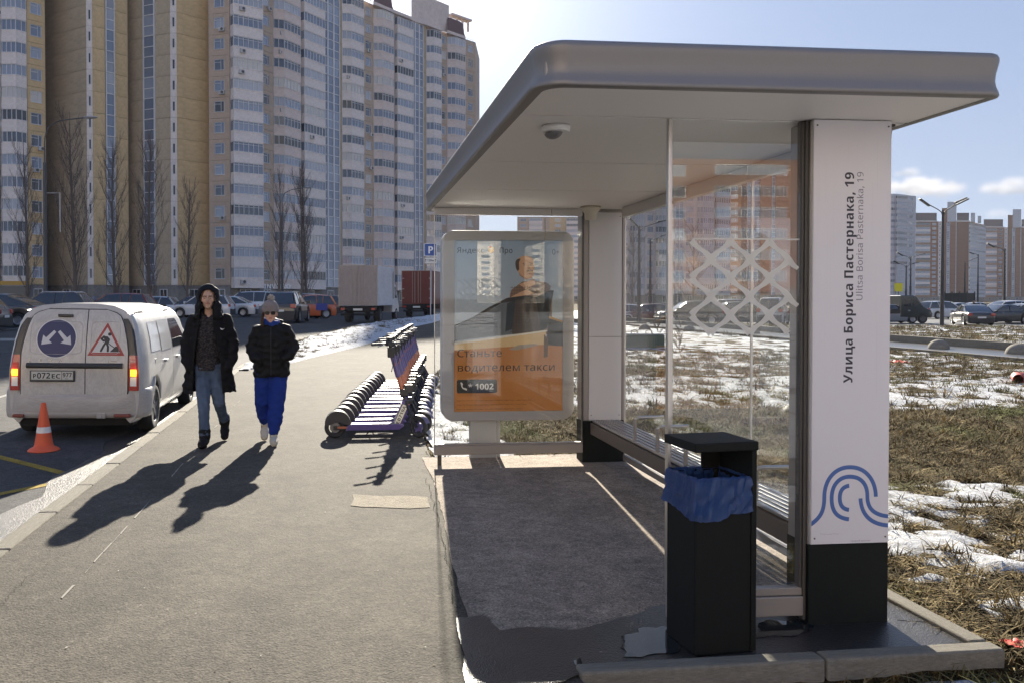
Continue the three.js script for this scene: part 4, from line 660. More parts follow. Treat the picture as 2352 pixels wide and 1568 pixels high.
// blocks behind the photographer: mirrored in the glass, and lighting the shade
block('apartment_block', 'orange brick block on the near side of the lot, mirrored in the side glass', [[0, 0], [1, 0], [2, 0], [3, 0], [4, 0]].map(([i]) => [[86 - i * 10, 101], 0, [76 - i * 10, 101], 0, i % 2 ? 'bay' : 'win', 'brickDark', { ww: 2.2, p: .5 }]), { seed: 41, base: -.2, floors: 6, ac: 0, coreMat: 'brickDark' });
block('apartment_block', 'white block far behind the pavement, mirrored in the poster glass', [0, 1, 2, 3].map((i) => [[84 - i * 8, 380], 0, [76 - i * 8, 380], 0, 'win', 'white', { ww: 4 }]), { seed: 43, base: -.2, floors: 9, ac: 0, coreMat: 'white' });
block('apartment_block', 'white and tan block across the road behind the van', [0, 1, 2, 3, 4, 5, 6, 7].map((i) => [[4 - i * 12, 78], 0, [-8 - i * 12, 78], 0, i % 2 ? 'bay' : 'win', i % 2 ? 'white' : 'tan', { ww: 2.2 }]), { seed: 44, base: -.2, floors: 16, ac: 0, coreMat: 'white' });
// ------------------------------------------------------------------ vehicles (local: +x forward, +z right)
const carGlass = phys([.018, .021, .025], .06, { clearcoat: 1, clearcoatRoughness: .03 }), tyreMat = std([.022, .022, .023], .9), rimMat = std([.45, .45, .47], .35, { metalness: .8 }), steelRim = std([.12, .12, .125], .6, { metalness: .3 }), blackPlastic = std([.03, .03, .032], .7), redLens = phys([.35, .018, .012], .25, { clearcoat: 1 }), clearLens = phys([.7, .71, .73], .15, { clearcoat: 1 }), plateMat = std([.62, .62, .6], .5), underMat = std([.012, .012, .012], .95), chrome = std([.7, .7, .7], .2, { metalness: 1 });
const paint = (r, g, b, rough = .38) => phys([r, g, b], rough, { clearcoat: .8, clearcoatRoughness: .12 });
const lathe = (pts, n = 24) => new THREE.LatheGeometry(pts.map(([x, y]) => new THREE.Vector2(x, y)), n);
const wheelCache = new Map();
function wheel(parent, x, z, R, w, side, rim = rimMat) {
  const k = R + '|' + w;
  if (!wheelCache.has(k)) {
    const t = lathe([[R * .62, -w / 2], [R * .9, -w / 2], [R * .98, -w * .36], [R, -w * .2], [R, w * .2], [R * .98, w * .36], [R * .9, w / 2], [R * .62, w / 2], [R * .6, w * .3]], 28).rotateX(Math.PI / 2);
    const sp = [lathe([[R * .6, .02], [R * .64, w / 2 - .002], [R * .57, w / 2 - .006], [R * .54, w / 2 - .05], [.0, w / 2 - .055]], 24).rotateX(Math.PI / 2), cyl(.07, .06, .03, 0, 0, w / 2 - .03, 12, { rx: Math.PI / 2 })];
    for (let i = 0; i < 5; i++) sp.push(span(-.028, .028, .05, R * .57, w / 2 - .05, w / 2 - .012).rotateZ(i * Math.PI * 2 / 5));
    wheelCache.set(k, [t, merge(sp)]);
  }
  const [t, s] = wheelCache.get(k), q = part('wheel', t, tyreMat, parent); q.position.set(x, R, z); if (side < 0) q.rotation.y = Math.PI;
  part('rim', s, rim, q); return q;
}
const curve = (pts) => (x) => { if (x <= pts[0][0]) return pts[0][1]; for (let i = 1; i < pts.length; i++) if (x <= pts[i][0]) { const t = (x - pts[i - 1][0]) / (pts[i][0] - pts[i - 1][0]); return mix(pts[i - 1][1], pts[i][1], mix(t, t * t * (3 - 2 * t), .5)); } return pts.at(-1)[1]; };
const CARS = {
  sedan: { low: [[0, .5], [.015, .63], [.17, .67], [.45, .65], [.70, .63], [.93, .53], [.985, .43], [1, .34]], gh: [.11, .30, .55, .74] },
  suv: { low: [[0, .42], [.012, .60], [.3, .615], [.70, .60], [.93, .55], [.985, .45], [1, .33]], gh: [.012, .10, .57, .755] },
  hatch: { low: [[0, .42], [.015, .61], [.3, .63], [.70, .62], [.93, .54], [.985, .43], [1, .33]], gh: [.02, .15, .55, .76] },
  wagon: { low: [[0, .45], [.012, .62], [.3, .63], [.70, .62], [.93, .53], [.985, .43], [1, .33]], gh: [.015, .11, .55, .75] },
  coupe: { low: [[0, .48], [.015, .64], [.3, .645], [.70, .62], [.93, .54], [.985, .43], [1, .33]], gh: [.05, .32, .53, .76] },
  mpv: { low: [[0, .42], [.01, .55], [.3, .56], [.80, .54], [.95, .46], [.99, .38], [1, .30]], gh: [.01, .05, .66, .86] },
};
function car(name, label, kind, L, Wd, H, mat, pos, turn, o = {}) {
  const c = thing(name, label, o.category ?? 'car', pos, turn, o.group), K = CARS[kind], R = o.R ?? .33, low = curve(K.low), sill = .2, xr = .2 * L, xf = .81 * L, arch = R + .055;
  const plan = (t) => 1 - .10 * Math.pow(Math.abs(2 * t - 1), 4) - .05 * smooth(.965, 1, Math.abs(2 * t - 1)), hw = (t) => Wd / 2 * plan(t);
  const bottom = (x) => { let y = sill; for (const a of [xr, xf]) { const d = x - a; if (Math.abs(d) < arch) y = Math.max(y, R + Math.sqrt(arch * arch - d * d)); } return y; };
  const ts = new Set([0, .004, .012, .025, .045, .5, .955, .975, .988, .996, 1]); for (let i = 0; i <= 26; i++) ts.add(i / 26); for (const a of [xr, xf]) for (let i = -6; i <= 6; i++) ts.add((a + arch * Math.sin(i / 6 * Math.PI / 2) * 1.0001) / L);
  const T = [...ts].sort((a, b) => a - b), rows = [];
  for (const t of T) { const w = hw(t), top = low(t) * H, b = Math.min(bottom(t * L), top - .08), half = [[0, top + .012], [.5 * w, top + .006], [.84 * w, top - .012], [.955 * w, top - .05], [w, mix(b, top, .72)], [w, mix(b, top, .5)], [.99 * w, mix(b, top, .22)], [.955 * w, b]]; rows.push([...half.slice().reverse().map(([z, y]) => [t * L, y, z]), ...half.slice(1).map(([z, y]) => [t * L, y, -z])]); }
  const cap = (row, x) => row.map((p) => [x, mix(p[1], H * .38, .999), p[2] * .001]);
  part('body', loft([cap(rows[0], .0), ...rows, cap(rows.at(-1), L)], {}), mat, c);
  part('underbody', [span(.05 * L, .95 * L, .17, .42 * H, -Wd * .40, Wd * .40)], underMat, c);
  // glasshouse
  const [g0, g1, g2, g3] = K.gh, roofY = (t) => H * (1 - .035 * Math.pow((t - (g1 + g2) / 2) / ((g2 - g1) / 2), 2)), topY = (t) => t < g1 ? mix(low(g0) * H, roofY(g1), Math.pow((t - g0) / (g1 - g0), .85)) : t > g2 ? mix(low(g3) * H, roofY(g2), Math.pow((g3 - t) / (g3 - g2), .9)) : roofY(t);
  const sect = (t, grow = 0) => { const belt = low(t) * H - .03, top = Math.max(topY(t), belt + .002), wb = hw(t) * .93 + grow, wt = wb - (top - belt) * .30; return [[wb, belt], [mix(wb, wt, .5) + .012, mix(belt, top, .5)], [wt + .01, top - Math.min(.06, (top - belt) * .3)], [Math.max(wt - .07, .1), top - .012 + grow], [0, top + grow]]; };
  const full = (t, s) => [...s.map(([z, y]) => [t * L, y, z]), ...s.slice(0, -1).reverse().map(([z, y]) => [t * L, y, -z])];
  const gt = [...Array.from({ length: 7 }, (_, i) => mix(g0, g1, i / 6)), ...Array.from({ length: 6 }, (_, i) => mix(g1, g2, (i + 1) / 7)), ...Array.from({ length: 7 }, (_, i) => mix(g2, g3, i / 6))];
  part('windows', loft(gt.map((t) => full(t, sect(t)))), carGlass, c);
  const rt = Array.from({ length: 9 }, (_, i) => mix(g1 - .012, g2 + .008, i / 8));
  part('roof', loft(rt.map((t) => { const s = sect(t, .007).slice(2); return full(t, s); })), o.roofMat ?? mat, c);
  const P = (t, k) => { const s = sect(t, .004)[k]; return [t * L, s[1], s[0]]; }, both = (f) => [1, -1].map((sg) => f((p) => [p[0], p[1], p[2] * sg]));
  const mid = (g1 + g2) / 2 + .03;
  both((m) => { for (const [a, b, w] of [[P(g3 - .005, 0), P(g2, 2), .055], [P(mid, 0), P(mid, 2), .07], [P(g1 + .16, 0), P(g1 + .13, 2), .06], [P(g0 + .01, 0), P(g1, 2), kind === 'suv' || kind === 'wagon' ? .16 : .12]]) part('window_pillar', beam(m(a), m(b), .03, w), mat, c); });
  // fittings
  for (const s of [1, -1]) {
    part('headlight', rspan(.935 * L, .985 * L, .47 * H, .54 * H, s > 0 ? .24 * Wd : -.44 * Wd, s > 0 ? .44 * Wd : -.24 * Wd, .03), clearLens, c);
    part('tail_light', rspan(-.004 * L, .03 * L, .47 * H, .60 * H, s > 0 ? .31 * Wd : -.455 * Wd, s > 0 ? .455 * Wd : -.31 * Wd, .02), redLens, c);
    const m = part('mirror', rspan(g3 * L - .2, g3 * L - .06, .62 * H, .70 * H, s > 0 ? Wd / 2 - .02 : -Wd / 2 - .16, s > 0 ? Wd / 2 + .16 : -Wd / 2 + .02, .03), o.mirrorMat ?? mat, c);
    for (const t of [.40, .57]) part('door_handle', rspan(t * L, t * L + .14, .555 * H, .575 * H, s > 0 ? hw(t) - .01 : -hw(t) - .018, s > 0 ? hw(t) + .018 : -hw(t) + .01, .006, 1), chrome, c);
    wheel(c, xr, s * (Wd / 2 - .1), R, .21, s, o.rim); wheel(c, xf, s * (Wd / 2 - .1), R, .21, s, o.rim);
  }
  part('bumper', [rspan(-.03, .06, sill, .38 * H, -Wd * .42, Wd * .42, .03), rspan(L - .06, L + .02, sill, .34 * H, -Wd * .41, Wd * .41, .03)], o.bumperMat ?? blackPlastic, c);
  part('number_plate', span(-.042, -.032, .36 * H, .36 * H + .112, -.26, .26), plateMat, c);
  if (o.rails) part('roof_rails', [1, -1].flatMap((s) => tube([P(g1 + .02, 3), [(g1 + .06) * L, roofY(g1) + .05, P(g1 + .06, 3)[2]], [(g2 - .06) * L, roofY(g2) + .05, P(g2 - .06, 3)[2]], P(g2 - .01, 3)].map((p) => [p[0], p[1], p[2] * s]), .018, 6, 16)), o.rails, c);
  return c;
}
// car seen at column u and depth d; turn 0 = nose to the right of the picture, PI = nose to the left; the column is the car's rear or front end
function parkAt(u, d, turnRight, dy = -.12) { const p = atD(u, d); return [p.x, gh(p.x, p.z) + dy, p.z]; }
const toRight = -YAW, toLeft = Math.PI - YAW;  // +x axis of the car across the view
const G1 = 'cars parked across the road';
car('parked_car', 'grey-brown sloping-backed crossover parked behind the white van', 'coupe', 4.25, 1.8, 1.58, paint(.075, .065, .055), parkAt(101, 40.5), toLeft, { group: G1 });
car('parked_car', 'dark car whose red tail light shows at the left edge of the parked row', 'hatch', 4.1, 1.78, 1.5, paint(.02, .022, .026), parkAt(13, 37), toLeft + .12, { group: G1 });
car('parked_car', 'black wagon with bright window trim behind the white van', 'wagon', 4.8, 1.86, 1.72, paint(.012, .013, .017), parkAt(210, 48), toLeft, { group: G1, R: .36, rails: chrome });
car('parked_car', 'blue sedan squeezed between the black wagon and the red crossover', 'sedan', 4.5, 1.75, 1.46, paint(.10, .15, .26), parkAt(274, 52), toLeft, { group: G1 });
car('parked_car', 'dark red crossover parked behind the walking man', 'suv', 4.5, 1.84, 1.66, paint(.17, .018, .02), parkAt(352, 50), toLeft, { group: G1, R: .35 });
car('parked_car', 'pale silver estate car next to the red crossover', 'wagon', 4.4, 1.74, 1.49, paint(.42, .45, .48), parkAt(410, 60), toLeft, { group: G1 });
car('parked_car', 'dark blue hatchback beside the silver estate car', 'hatch', 4.1, 1.75, 1.5, paint(.035, .04, .055), parkAt(505, 61), toLeft, { group: G1 });
car('parked_car', 'white crossover half hidden behind the walking man', 'suv', 4.3, 1.8, 1.6, paint(.58, .59, .6), parkAt(534, 60), toLeft, { group: G1 });
car('parked_car', 'white sedan between the walking man and the black off-roader', 'sedan', 4.4, 1.74, 1.5, paint(.6, .61, .62), parkAt(591, 62.5), toLeft, { group: G1 });
car('parked_car', 'white minivan behind the white sedan', 'mpv', 5.0, 1.95, 1.95, paint(.6, .61, .63), parkAt(637, 75), toLeft, { group: G1 });
car('parked_car', 'grey off-roader behind the woman, its nose to the left', 'suv', 4.6, 1.86, 1.7, paint(.09, .1, .12), parkAt(747, 60), toLeft, { group: G1, R: .37 });
{ const p = atD(763, 57.5); const c = car('parked_car', 'orange and blue shared car with a white tail beside the box truck', 'suv', 3.9, 1.78, 1.6, paint(.5, .11, .03), [p.x, gh(p.x, p.z) - .12, p.z], toLeft + .5, { group: G1 }); part('side_print', [span(.7, 1.5, .55, 1.0, .902, .908), span(.7, 1.5, .55, 1.0, -.908, -.902)], std([.04, .06, .28], .5), c); part('tail_print', span(-.012, -.006, .62, .92, -.6, .6), std([.6, .6, .62], .5), c); }
car('parked_car', 'dark estate car behind the orange and blue shared car', 'wagon', 4.6, 1.8, 1.6, paint(.05, .055, .06), parkAt(790, 68), toLeft, { group: G1 });
car('parked_car', 'light car at the back of the row at the left edge', 'hatch', 4.2, 1.76, 1.55, paint(.45, .44, .42), parkAt(47, 56), toLeft, { group: G1 });
car('parked_car', 'black hatchback in the second row behind the blue sedan', 'hatch', 4.2, 1.76, 1.52, paint(.015, .016, .018), parkAt(262, 66), toLeft, { group: G1 });
{ const p = atD(644, 47); car('black_offroader', 'black off-roader driving away along the road beside the woman', 'suv', 4.65, 1.92, 1.74, paint(.012, .013, .014), [p.x, gh(p.x, p.z) - .12, p.z + 1.2], Math.PI / 2 - .14, { R: .38, rails: chrome, group: undefined }); }
// right-hand parking lot
const G2 = 'cars in the parking lot behind the shelter';
const lot = (u, d) => { const p = atD(u, d); return [p.x, -.245, p.z]; };
{ const p = atD(2213, 61); const c = car('parked_car', 'black sedan backed up to the lot kerb with its plate showing', 'sedan', 4.7, 1.82, 1.47, paint(.012, .013, .016), [0, 0, 0], 0, { group: G2 }); c.rotation.y = Math.PI / 2 - .42; const q = atD(2257, 59.2); c.position.set(q.x, -.245, q.z); }
car('parked_car', 'black sedan nose left behind the backed-up black sedan', 'sedan', 4.7, 1.8, 1.45, paint(.012, .013, .015), lot(2362, 65), toLeft + .1, { group: G2 });
car('parked_car', 'silver hatchback behind the black sedans', 'hatch', 4.3, 1.78, 1.5, paint(.4, .41, .43), lot(2405, 67.5), toLeft, { group: G2 });
car('parked_car', 'white estate car with red tail lights behind the black sedans', 'wagon', 4.7, 1.85, 1.72, paint(.6, .6, .62), lot(2365, 73), toLeft + .03, { group: G2 });
car('parked_car', 'grey hatchback showing beside the name pillar', 'hatch', 4.1, 1.76, 1.48, paint(.2, .22, .25), lot(1985, 66), toRight, { group: G2 });
car('parked_car', 'dark hatchback behind the grey hatchback beside the name pillar', 'hatch', 4.1, 1.76, 1.5, paint(.03, .035, .045), lot(1970, 72), toRight, { group: G2 });
car('parked_car', 'white crossover behind the dark flatbed truck', 'suv', 4.5, 1.84, 1.66, paint(.5, .51, .53), lot(2120, 80), toRight + .2, { group: G2 });
car('parked_car', 'silver hatchback nosing out right of the white crossover', 'hatch', 4.1, 1.75, 1.48, paint(.42, .44, .47), lot(2125, 86), toRight + .1, { group: G2 });
car('parked_car', 'pale sedan in the far row right of the lamp post', 'sedan', 4.4, 1.76, 1.45, paint(.45, .47, .5), lot(2160, 90), toRight, { group: G2 });
car('parked_car', 'silver sedan at the right end of the far row', 'sedan', 4.4, 1.76, 1.46, paint(.4, .42, .44), lot(2205, 98), toRight, { group: G2 });
car('parked_car', 'white hatchback seen just right of the far shelter pillar', 'hatch', 4.0, 1.72, 1.48, paint(.55, .56, .58), lot(1395, 66), toRight, { group: G2 });
car('parked_car', 'dark red estate car beside the white hatchback behind the shelter', 'wagon', 4.5, 1.76, 1.5, paint(.11, .03, .03), lot(1545, 66), toLeft, { group: G2 });
car('parked_car', 'dark off-roader behind the lattice glass', 'suv', 4.7, 1.88, 1.75, paint(.02, .022, .026), lot(1656, 62), toLeft, { group: G2, R: .37 });
car('parked_car', 'black wagon between the dark off-roader and the grey van', 'wagon', 4.6, 1.82, 1.68, paint(.015, .016, .02), lot(1650, 63), toRight, { group: G2 });
car('parked_car', 'silver van-like car in the second row behind the lattice glass', 'mpv', 4.6, 1.85, 1.85, paint(.3, .33, .38), lot(1640, 72), toRight, { group: G2 });
car('parked_car', 'black car half hidden by the dark edge of the name pillar', 'suv', 4.5, 1.84, 1.65, paint(.014, .015, .018), lot(1822, 62.5), toRight, { group: G2 });
{ const p = lot(1800, 61), c = car('parked_van', 'pale grey panel van behind the lattice glass', 'mpv', 4.9, 1.95, 1.98, paint(.36, .36, .36), [p[0], p[1], p[2]], 0, { category: 'van' }); const q = atD(1768, 60.5); c.position.set(q.x, -.245, q.z); c.rotation.y = Math.PI / 2 - .6; }
// dark flatbed truck in the lot
{
  const p = lot(2051, 66), t = thing('flatbed_truck', 'dark green light truck with a cab and empty flatbed in the parking lot', 'truck', p, toRight), m = paint(.012, .02, .02);
  const prof = [[1.0, .45], [2.55, .42], [2.62, .75], [2.5, 1.0], [1.95, 1.28], [1.35, 2.05], [1.1, 2.15], [.2, 2.15], [.12, 2.1], [.1, .5]];
  part('cab', slab(prof, -.9, .9, .06), m, t);
  part('cab_window', [slab([[.35, 1.35], [.95, 1.35], [.95, 1.95], [.4, 1.95]], -.912, .912), slab([[1.05, 1.35], [1.72, 1.35], [1.3, 1.93], [1.05, 1.95]], -.912, .912)], carGlass, t);
  part('windscreen', slab([[1.9, 1.33], [1.95, 1.36], [1.4, 2.0], [1.34, 1.98]], -.78, .78), carGlass, t);
  part('flatbed', [rspan(-2.6, .08, .75, .85, -.95, .95, .02), rspan(-2.6, .08, .85, 1.1, -.97, -.93, .01), rspan(-2.6, .08, .85, 1.1, .93, .97, .01), span(-2.5, 2.2, .45, .7, -.4, .4)], blackPlastic, t);
  for (const s of [1, -1]) { part('headlight', rspan(2.45, 2.62, .8, .98, s > 0 ? .5 : -.82, s > 0 ? .82 : -.5, .03), clearLens, t); wheel(t, 1.85, s * .82, .36, .22, s, steelRim); wheel(t, -1.7, s * .82, .36, .24, s, steelRim); }
}
// white box truck and red one on the road
function boxTruck(name, label, boxMat, cabMat, sideMat, pos, turn, h = 2.2, len = 4.2) {
  const t = thing(name, label, 'truck', pos, turn);
  const b = part('box', rspan(0, len, .92, .92 + h, -1.09, 1.09, .02, 1), sideMat, t);
  for (const s of [1, -1]) { const d = part('rear_door', rspan(-.03, .0, .97, .9 + h, s > 0 ? .008 : -1.05, s > 0 ? 1.05 : -.008, .01, 1), boxMat, b); part('lock_bar', [span(-.05, -.03, 1.0, .86 + h, s * .12 - .015, s * .12 + .015), span(-.05, -.03, 1.0, .86 + h, s * .3 - .012, s * .3 + .012)], frameMat, d); for (const y of [1.3, 1.95, 2.7]) part('hinge', span(-.05, .0, y, y + .07, s > 0 ? .9 : -1.1, s > 0 ? 1.1 : -.9), frameMat, d); }
  part('corner_trim', [span(-.035, .03, .92, .93 + h, -1.1, -1.06), span(-.035, .03, .92, .93 + h, 1.06, 1.1), span(-.035, .03, .9 + h, .935 + h, -1.1, 1.1)], frameMat, b);
  part('cab', slab([[len + .1, .5], [len + 1.75, .48], [len + 1.8, .9], [len + 1.55, 1.2], [len + .95, 2.15], [len + .12, 2.2]], -.95, .95, .05), cabMat, t);
  part('cab_window', slab([[len + .3, 1.35], [len + 1.2, 1.35], [len + .85, 2.0], [len + .3, 2.0]], -.965, .965), carGlass, t);
  part('wind_deflector', slab([[len - .05, 2.3], [len + .7, 2.3], [len + .3, .9 + h], [len - .05, .92 + h]], -.8, .8, .02), cabMat, t);
  part('chassis', [span(.1, len + 1, .55, .9, -.4, .4), rspan(-.02, .12, .62, .9, -1.05, 1.05, .02), rspan(.0, .14, .38, .5, -1.0, 1.0, .02), span(.1, .16, .48, .65, -.5, -.4), span(.1, .16, .48, .65, .4, .5)], underMat, t);
  for (const s of [1, -1]) { part('tail_light', rspan(-.03, .0, .68, .8, s > 0 ? .75 : -.98, s > 0 ? .98 : -.75, .01), redLens, t); wheel(t, 1.15, s * .83, .38, .36, s, steelRim); wheel(t, len + 1.05, s * .85, .38, .22, s, steelRim); part('side_rail', tube([[len - .5, 1.3, s * 1.12], [len - .5, 2.75, s * 1.12], [len - .42, 2.85, s * 1.12], [len - .42, 1.3, s * 1.12]], .02, 6, 20), frameMat, t); }
  part('number_plate', span(-.045, -.035, .66, .77, -.26, .26), plateMat, t);
  return t;
}
{
  const rust = std([.36, .31, .29], .75, { map: tiled(dirtTex, .8) }), white = std([.56, .56, .58], .5, { map: tiled(dirtTex, 1.5) });
  const p = atD(822, 46.5); boxTruck('box_truck', 'white box truck with dirty rear doors standing by the snowy kerb', rust, paint(.5, .5, .5), white, [p.x, gh(p.x, p.z) - .1, p.z], Math.PI / 2 - .30);
  const q = atD(957, 60), red = std([.16, .035, .025], .7, { map: tiled(dirtTex, 1.1) }); boxTruck('box_truck', 'dark red box truck ahead of the white one', red, paint(.2, .05, .04), red, [q.x, gh(q.x, q.z) - .1, q.z], Math.PI / 2 - .34, 2.35, 5.5);
}
// ------------------------------------------------------------------ white van at the kerb (local: +x forward, +z right, x = 0 at the rear doors)
{
  const van = thing('white_van', 'white panel van with road-work signs on its rear doors, parked at the kerb', 'van', [-3.28, -.12, -11.4], Math.PI / 2);
  van.rotation.order = 'YXZ'; van.rotation.set(.016, Math.PI / 2 - .008, 0); van.scale.y = 1.055;
  const body = phys([.46, .46, .46], .42, { clearcoat: .6, clearcoatRoughness: .2, map: tiled(dirtTex, .9) }), bodyDirty = phys([.40, .39, .38], .6, { clearcoat: .2, map: tiled(dirtTex, .5) });
  const L = 4.42, w = .865, R = .31, xr = .72, xf = 3.62, arch = .385;
  const sect = [[.86, .2], [.955, .28], [.99, .42], [1, .62], [.995, .84], [.975, 1.0], [.935, 1.2], [.875, 1.4], [.82, 1.5], [.73, 1.575], [.55, 1.625], [.28, 1.65], [0, 1.656]];
  const T = curve([[0, 1.7], [2.55, 1.7], [2.7, 1.66], [3.45, 1.06], [3.6, 1.0], [4.1, .9], [4.3, .78], [4.4, .6], [4.42, .5]]);
  const lean = (x, y) => (x < .7 ? (1 - smooth(0, .7, x)) * .17 * Math.pow(clamp((y - .85) / .8), 1.5) : 0);
  const narrow = (x) => 1 - .04 * (1 - smooth(0, .3, x)) - .035 * (1 - smooth(0, .07, x)) - .14 * smooth(3.5, 4.42, x);
  const bottom = (x) => { let y = 0; for (const a of [xr, xf]) { const d = x - a; if (Math.abs(d) < arch) y = Math.max(y, R + Math.sqrt(arch * arch - d * d)); } return y; };
  const xs = new Set([0, .008, .02, .04, .07, .11]); for (let i = 0; i <= 44; i++) xs.add(L * i / 44); for (const a of [xr, xf]) for (let i = -8; i <= 8; i++) xs.add(a + arch * Math.sin(i / 8 * Math.PI / 2) * 1.0001);
  const row = (x) => { const t = T(x), b = bottom(x), n = narrow(x); const half = sect.map(([z, y]) => { const yy = Math.max(Math.min(y, t - (.05 * (1 - z))), b + (y - .2) * .12); return [x + lean(x, yy), yy, z * w * n]; }); return [...half, ...half.slice(0, -1).reverse().map((p) => [p[0], p[1], -p[2]])]; };
  const X = [...xs].sort((a, b) => a - b);
  part('body', loft(X.map(row)), body, van);
  const inner = (k) => row(0).map((p) => [p[0] - .002 + lean(0, mix(.95, p[1], k)) - lean(0, p[1]), mix(.95, p[1], k), p[2] * k]);
  part('rear_frame', loft([row(0), inner(.96), inner(.7), inner(.35), inner(.02)].reverse()), body, van);
  part('underbody', [span(.1, 4.2, .16, .5, -.7, .7)], underMat, van);
  // point on the rear face at height y, width z
  const rx = (y, z) => lean(0, y) - .03 * (1 - Math.pow(Math.min(1, Math.abs(z) / .8), 3));
  const hz = (y) => { for (let i = 1; i < sect.length; i++) if (y <= sect[i][1]) return mix(sect[i - 1][0], sect[i][0], (y - sect[i - 1][1]) / (sect[i][1] - sect[i - 1][1])) * w * narrow(0); return 0; };
  const grid = (y0, y1, zl, zr, off, ny = 16, nz = 8) => loft(Array.from({ length: ny + 1 }, (_, i) => { const y = mix(y0, y1, i / ny); return Array.from({ length: nz + 1 }, (_, j) => { const z = mix(zl(y), zr(y), j / nz); return [rx(y, z) - off, y, z]; }); }), { flip: true });
  const rnd = (y, y0, y1, r) => (y < y0 + r ? r - Math.sqrt(Math.max(0, r * r - (y0 + r - y) ** 2)) : y > y1 - r ? r - Math.sqrt(Math.max(0, r * r - (y - y1 + r) ** 2)) : 0);
  const side = (y) => Math.min(.655, hz(y) - .115), seam = .135;
  const y0 = .47, y1 = 1.575;
  part('door_seal', grid(y0 - .012, y1 + .012, (y) => -side(y) - .012 + rnd(y, y0 - .01, y1 + .01, .1), (y) => side(y) + .012 - rnd(y, y0 - .01, y1 + .01, .1), .006, 30, 12), blackPlastic, van);
  const dl = part('rear_door', grid(y0, y1, (y) => -side(y) + rnd(y, y0, y1, .1), () => seam - .006, .014, 30, 8), body, van, 'wide left rear door with a blue arrow sign');
  const dr = part('rear_door', grid(y0, y1, () => seam + .006, (y) => side(y) - rnd(y, y0, y1, .1), .014, 30, 8), body, van, 'narrow right rear door with a red warning triangle');
  // pressed window fields
  const rim = (d, za, zb) => { const ya = 1.04, yb = 1.43, pts = []; for (let i = 0; i <= 40; i++) { const a = i / 40 * Math.PI * 2, c = Math.sign(Math.cos(a)) * Math.pow(Math.abs(Math.cos(a)), .25), s = Math.sign(Math.sin(a)) * Math.pow(Math.abs(Math.sin(a)), .25), z = (za + zb) / 2 + c * (zb - za) / 2, y = (ya + yb) / 2 + s * (yb - ya) / 2; pts.push([rx(y, z) - .014, y, z]); } part('pressed_edge', tube(pts, .004, 5, 80), body, d); };
  rim(dl, -.56, .08); rim(dr, .19, .545);
  // signs
  const decal = (draw, cy, cz, sw, sh, name, parent, alphaShape) => { const t = canvasTex(384, 384, draw), n = 10, g = loft(Array.from({ length: n + 1 }, (_, i) => Array.from({ length: n + 1 }, (_, j) => { const [a, b] = alphaShape(j / n * 2 - 1, i / n * 2 - 1), y = cy + b * sh / 2, z = cz + a * sw / 2; return [rx(y, z) - .017, y, z]; })), { flip: true, uv: (i, j) => { const [a, b] = alphaShape(j / n * 2 - 1, i / n * 2 - 1); return [a / 2 + .5, b / 2 + .5]; } }); return part(name, g, std([.85, .85, .85], .5, { map: t }), parent); };
  decal((g, s) => {
    g.fillStyle = '#d8d8d6'; g.fillRect(0, 0, s, s); g.fillStyle = '#252c5c'; g.beginPath(); g.arc(s / 2, s / 2, s * .475, 0, 7); g.fill(); g.fillStyle = '#cfcfd0';
    for (const m of [1, -1]) { g.save(); g.translate(s / 2, s * .5); g.scale(m, 1); g.beginPath(); [[.02, -.16], [.075, -.21], [.26, -.02], [.335, -.09], [.37, .16], [.10, .115], [.185, .05]].forEach(([x, y], i) => g[i ? 'lineTo' : 'moveTo'](x * s, y * s)); g.fill(); g.restore(); }
  }, 1.225, -.235, .50, .47, 'blue_sign', dl, (a, b) => { const r = Math.max(Math.abs(a), Math.abs(b)), l = Math.hypot(a, b) || 1; return [a / l * r, b / l * r]; });
  decal((g, s) => {
    const tri = (k, f) => { g.fillStyle = f; g.beginPath(); g.moveTo(s / 2, s * (.62 - .62 * k)); g.lineTo(s * (.5 + .5 * k), s * (.62 + .38 * k)); g.lineTo(s * (.5 - .5 * k), s * (.62 + .38 * k)); g.fill(); };
    g.fillStyle = '#cfcecb'; g.fillRect(0, 0, s, s); tri(1, '#a33a35'); tri(.76, '#cfcecb'); g.fillStyle = g.strokeStyle = '#23242a'; g.lineCap = 'round'; g.lineJoin = 'round';
    g.beginPath(); g.arc(s * .575, s * .36, s * .05, 0, 7); g.fill();
    const ln = (w, ...p) => { g.lineWidth = w * s; g.beginPath(); p.forEach(([x, y], i) => g[i ? 'lineTo' : 'moveTo'](x * s, y * s)); g.stroke(); };
    ln(.085, [.46, .46], [.49, .57]); ln(.06, [.42, .43], [.36, .5], [.42, .56]); ln(.06, [.5, .45], [.56, .52], [.53, .62]); ln(.06, [.47, .62], [.42, .72], [.36, .86]); ln(.06, [.5, .62], [.545, .73], [.545, .86]); ln(.025, [.44, .55], [.74, .78]);
    g.beginPath(); [[.6, .89], [.74, .72], [.79, .72], [.88, .89]].forEach(([x, y], i) => g[i ? 'lineTo' : 'moveTo'](x * s, y * s)); g.fill();
  }, 1.225, .385, .46, .40, 'warning_sign', dr, (a, b) => [a * (1 - (b + 1) / 2 * .97), b]);
  const stick = (name, geo, m, y, z, off, parent, ry = -Math.PI / 2) => { const q = part(name, geo, m, parent); q.position.set(rx(y, z) - off, y, z); q.rotation.y = ry; return q; };
  [...'LADA'].forEach((ch, i) => stick('letter', text3(ch, .038, .004), chrome, .945, -.56 + i * .125, .016, dl));
  stick('badge', text3('LARGUS', .02, .003), chrome, .945, .42, .016, dr);
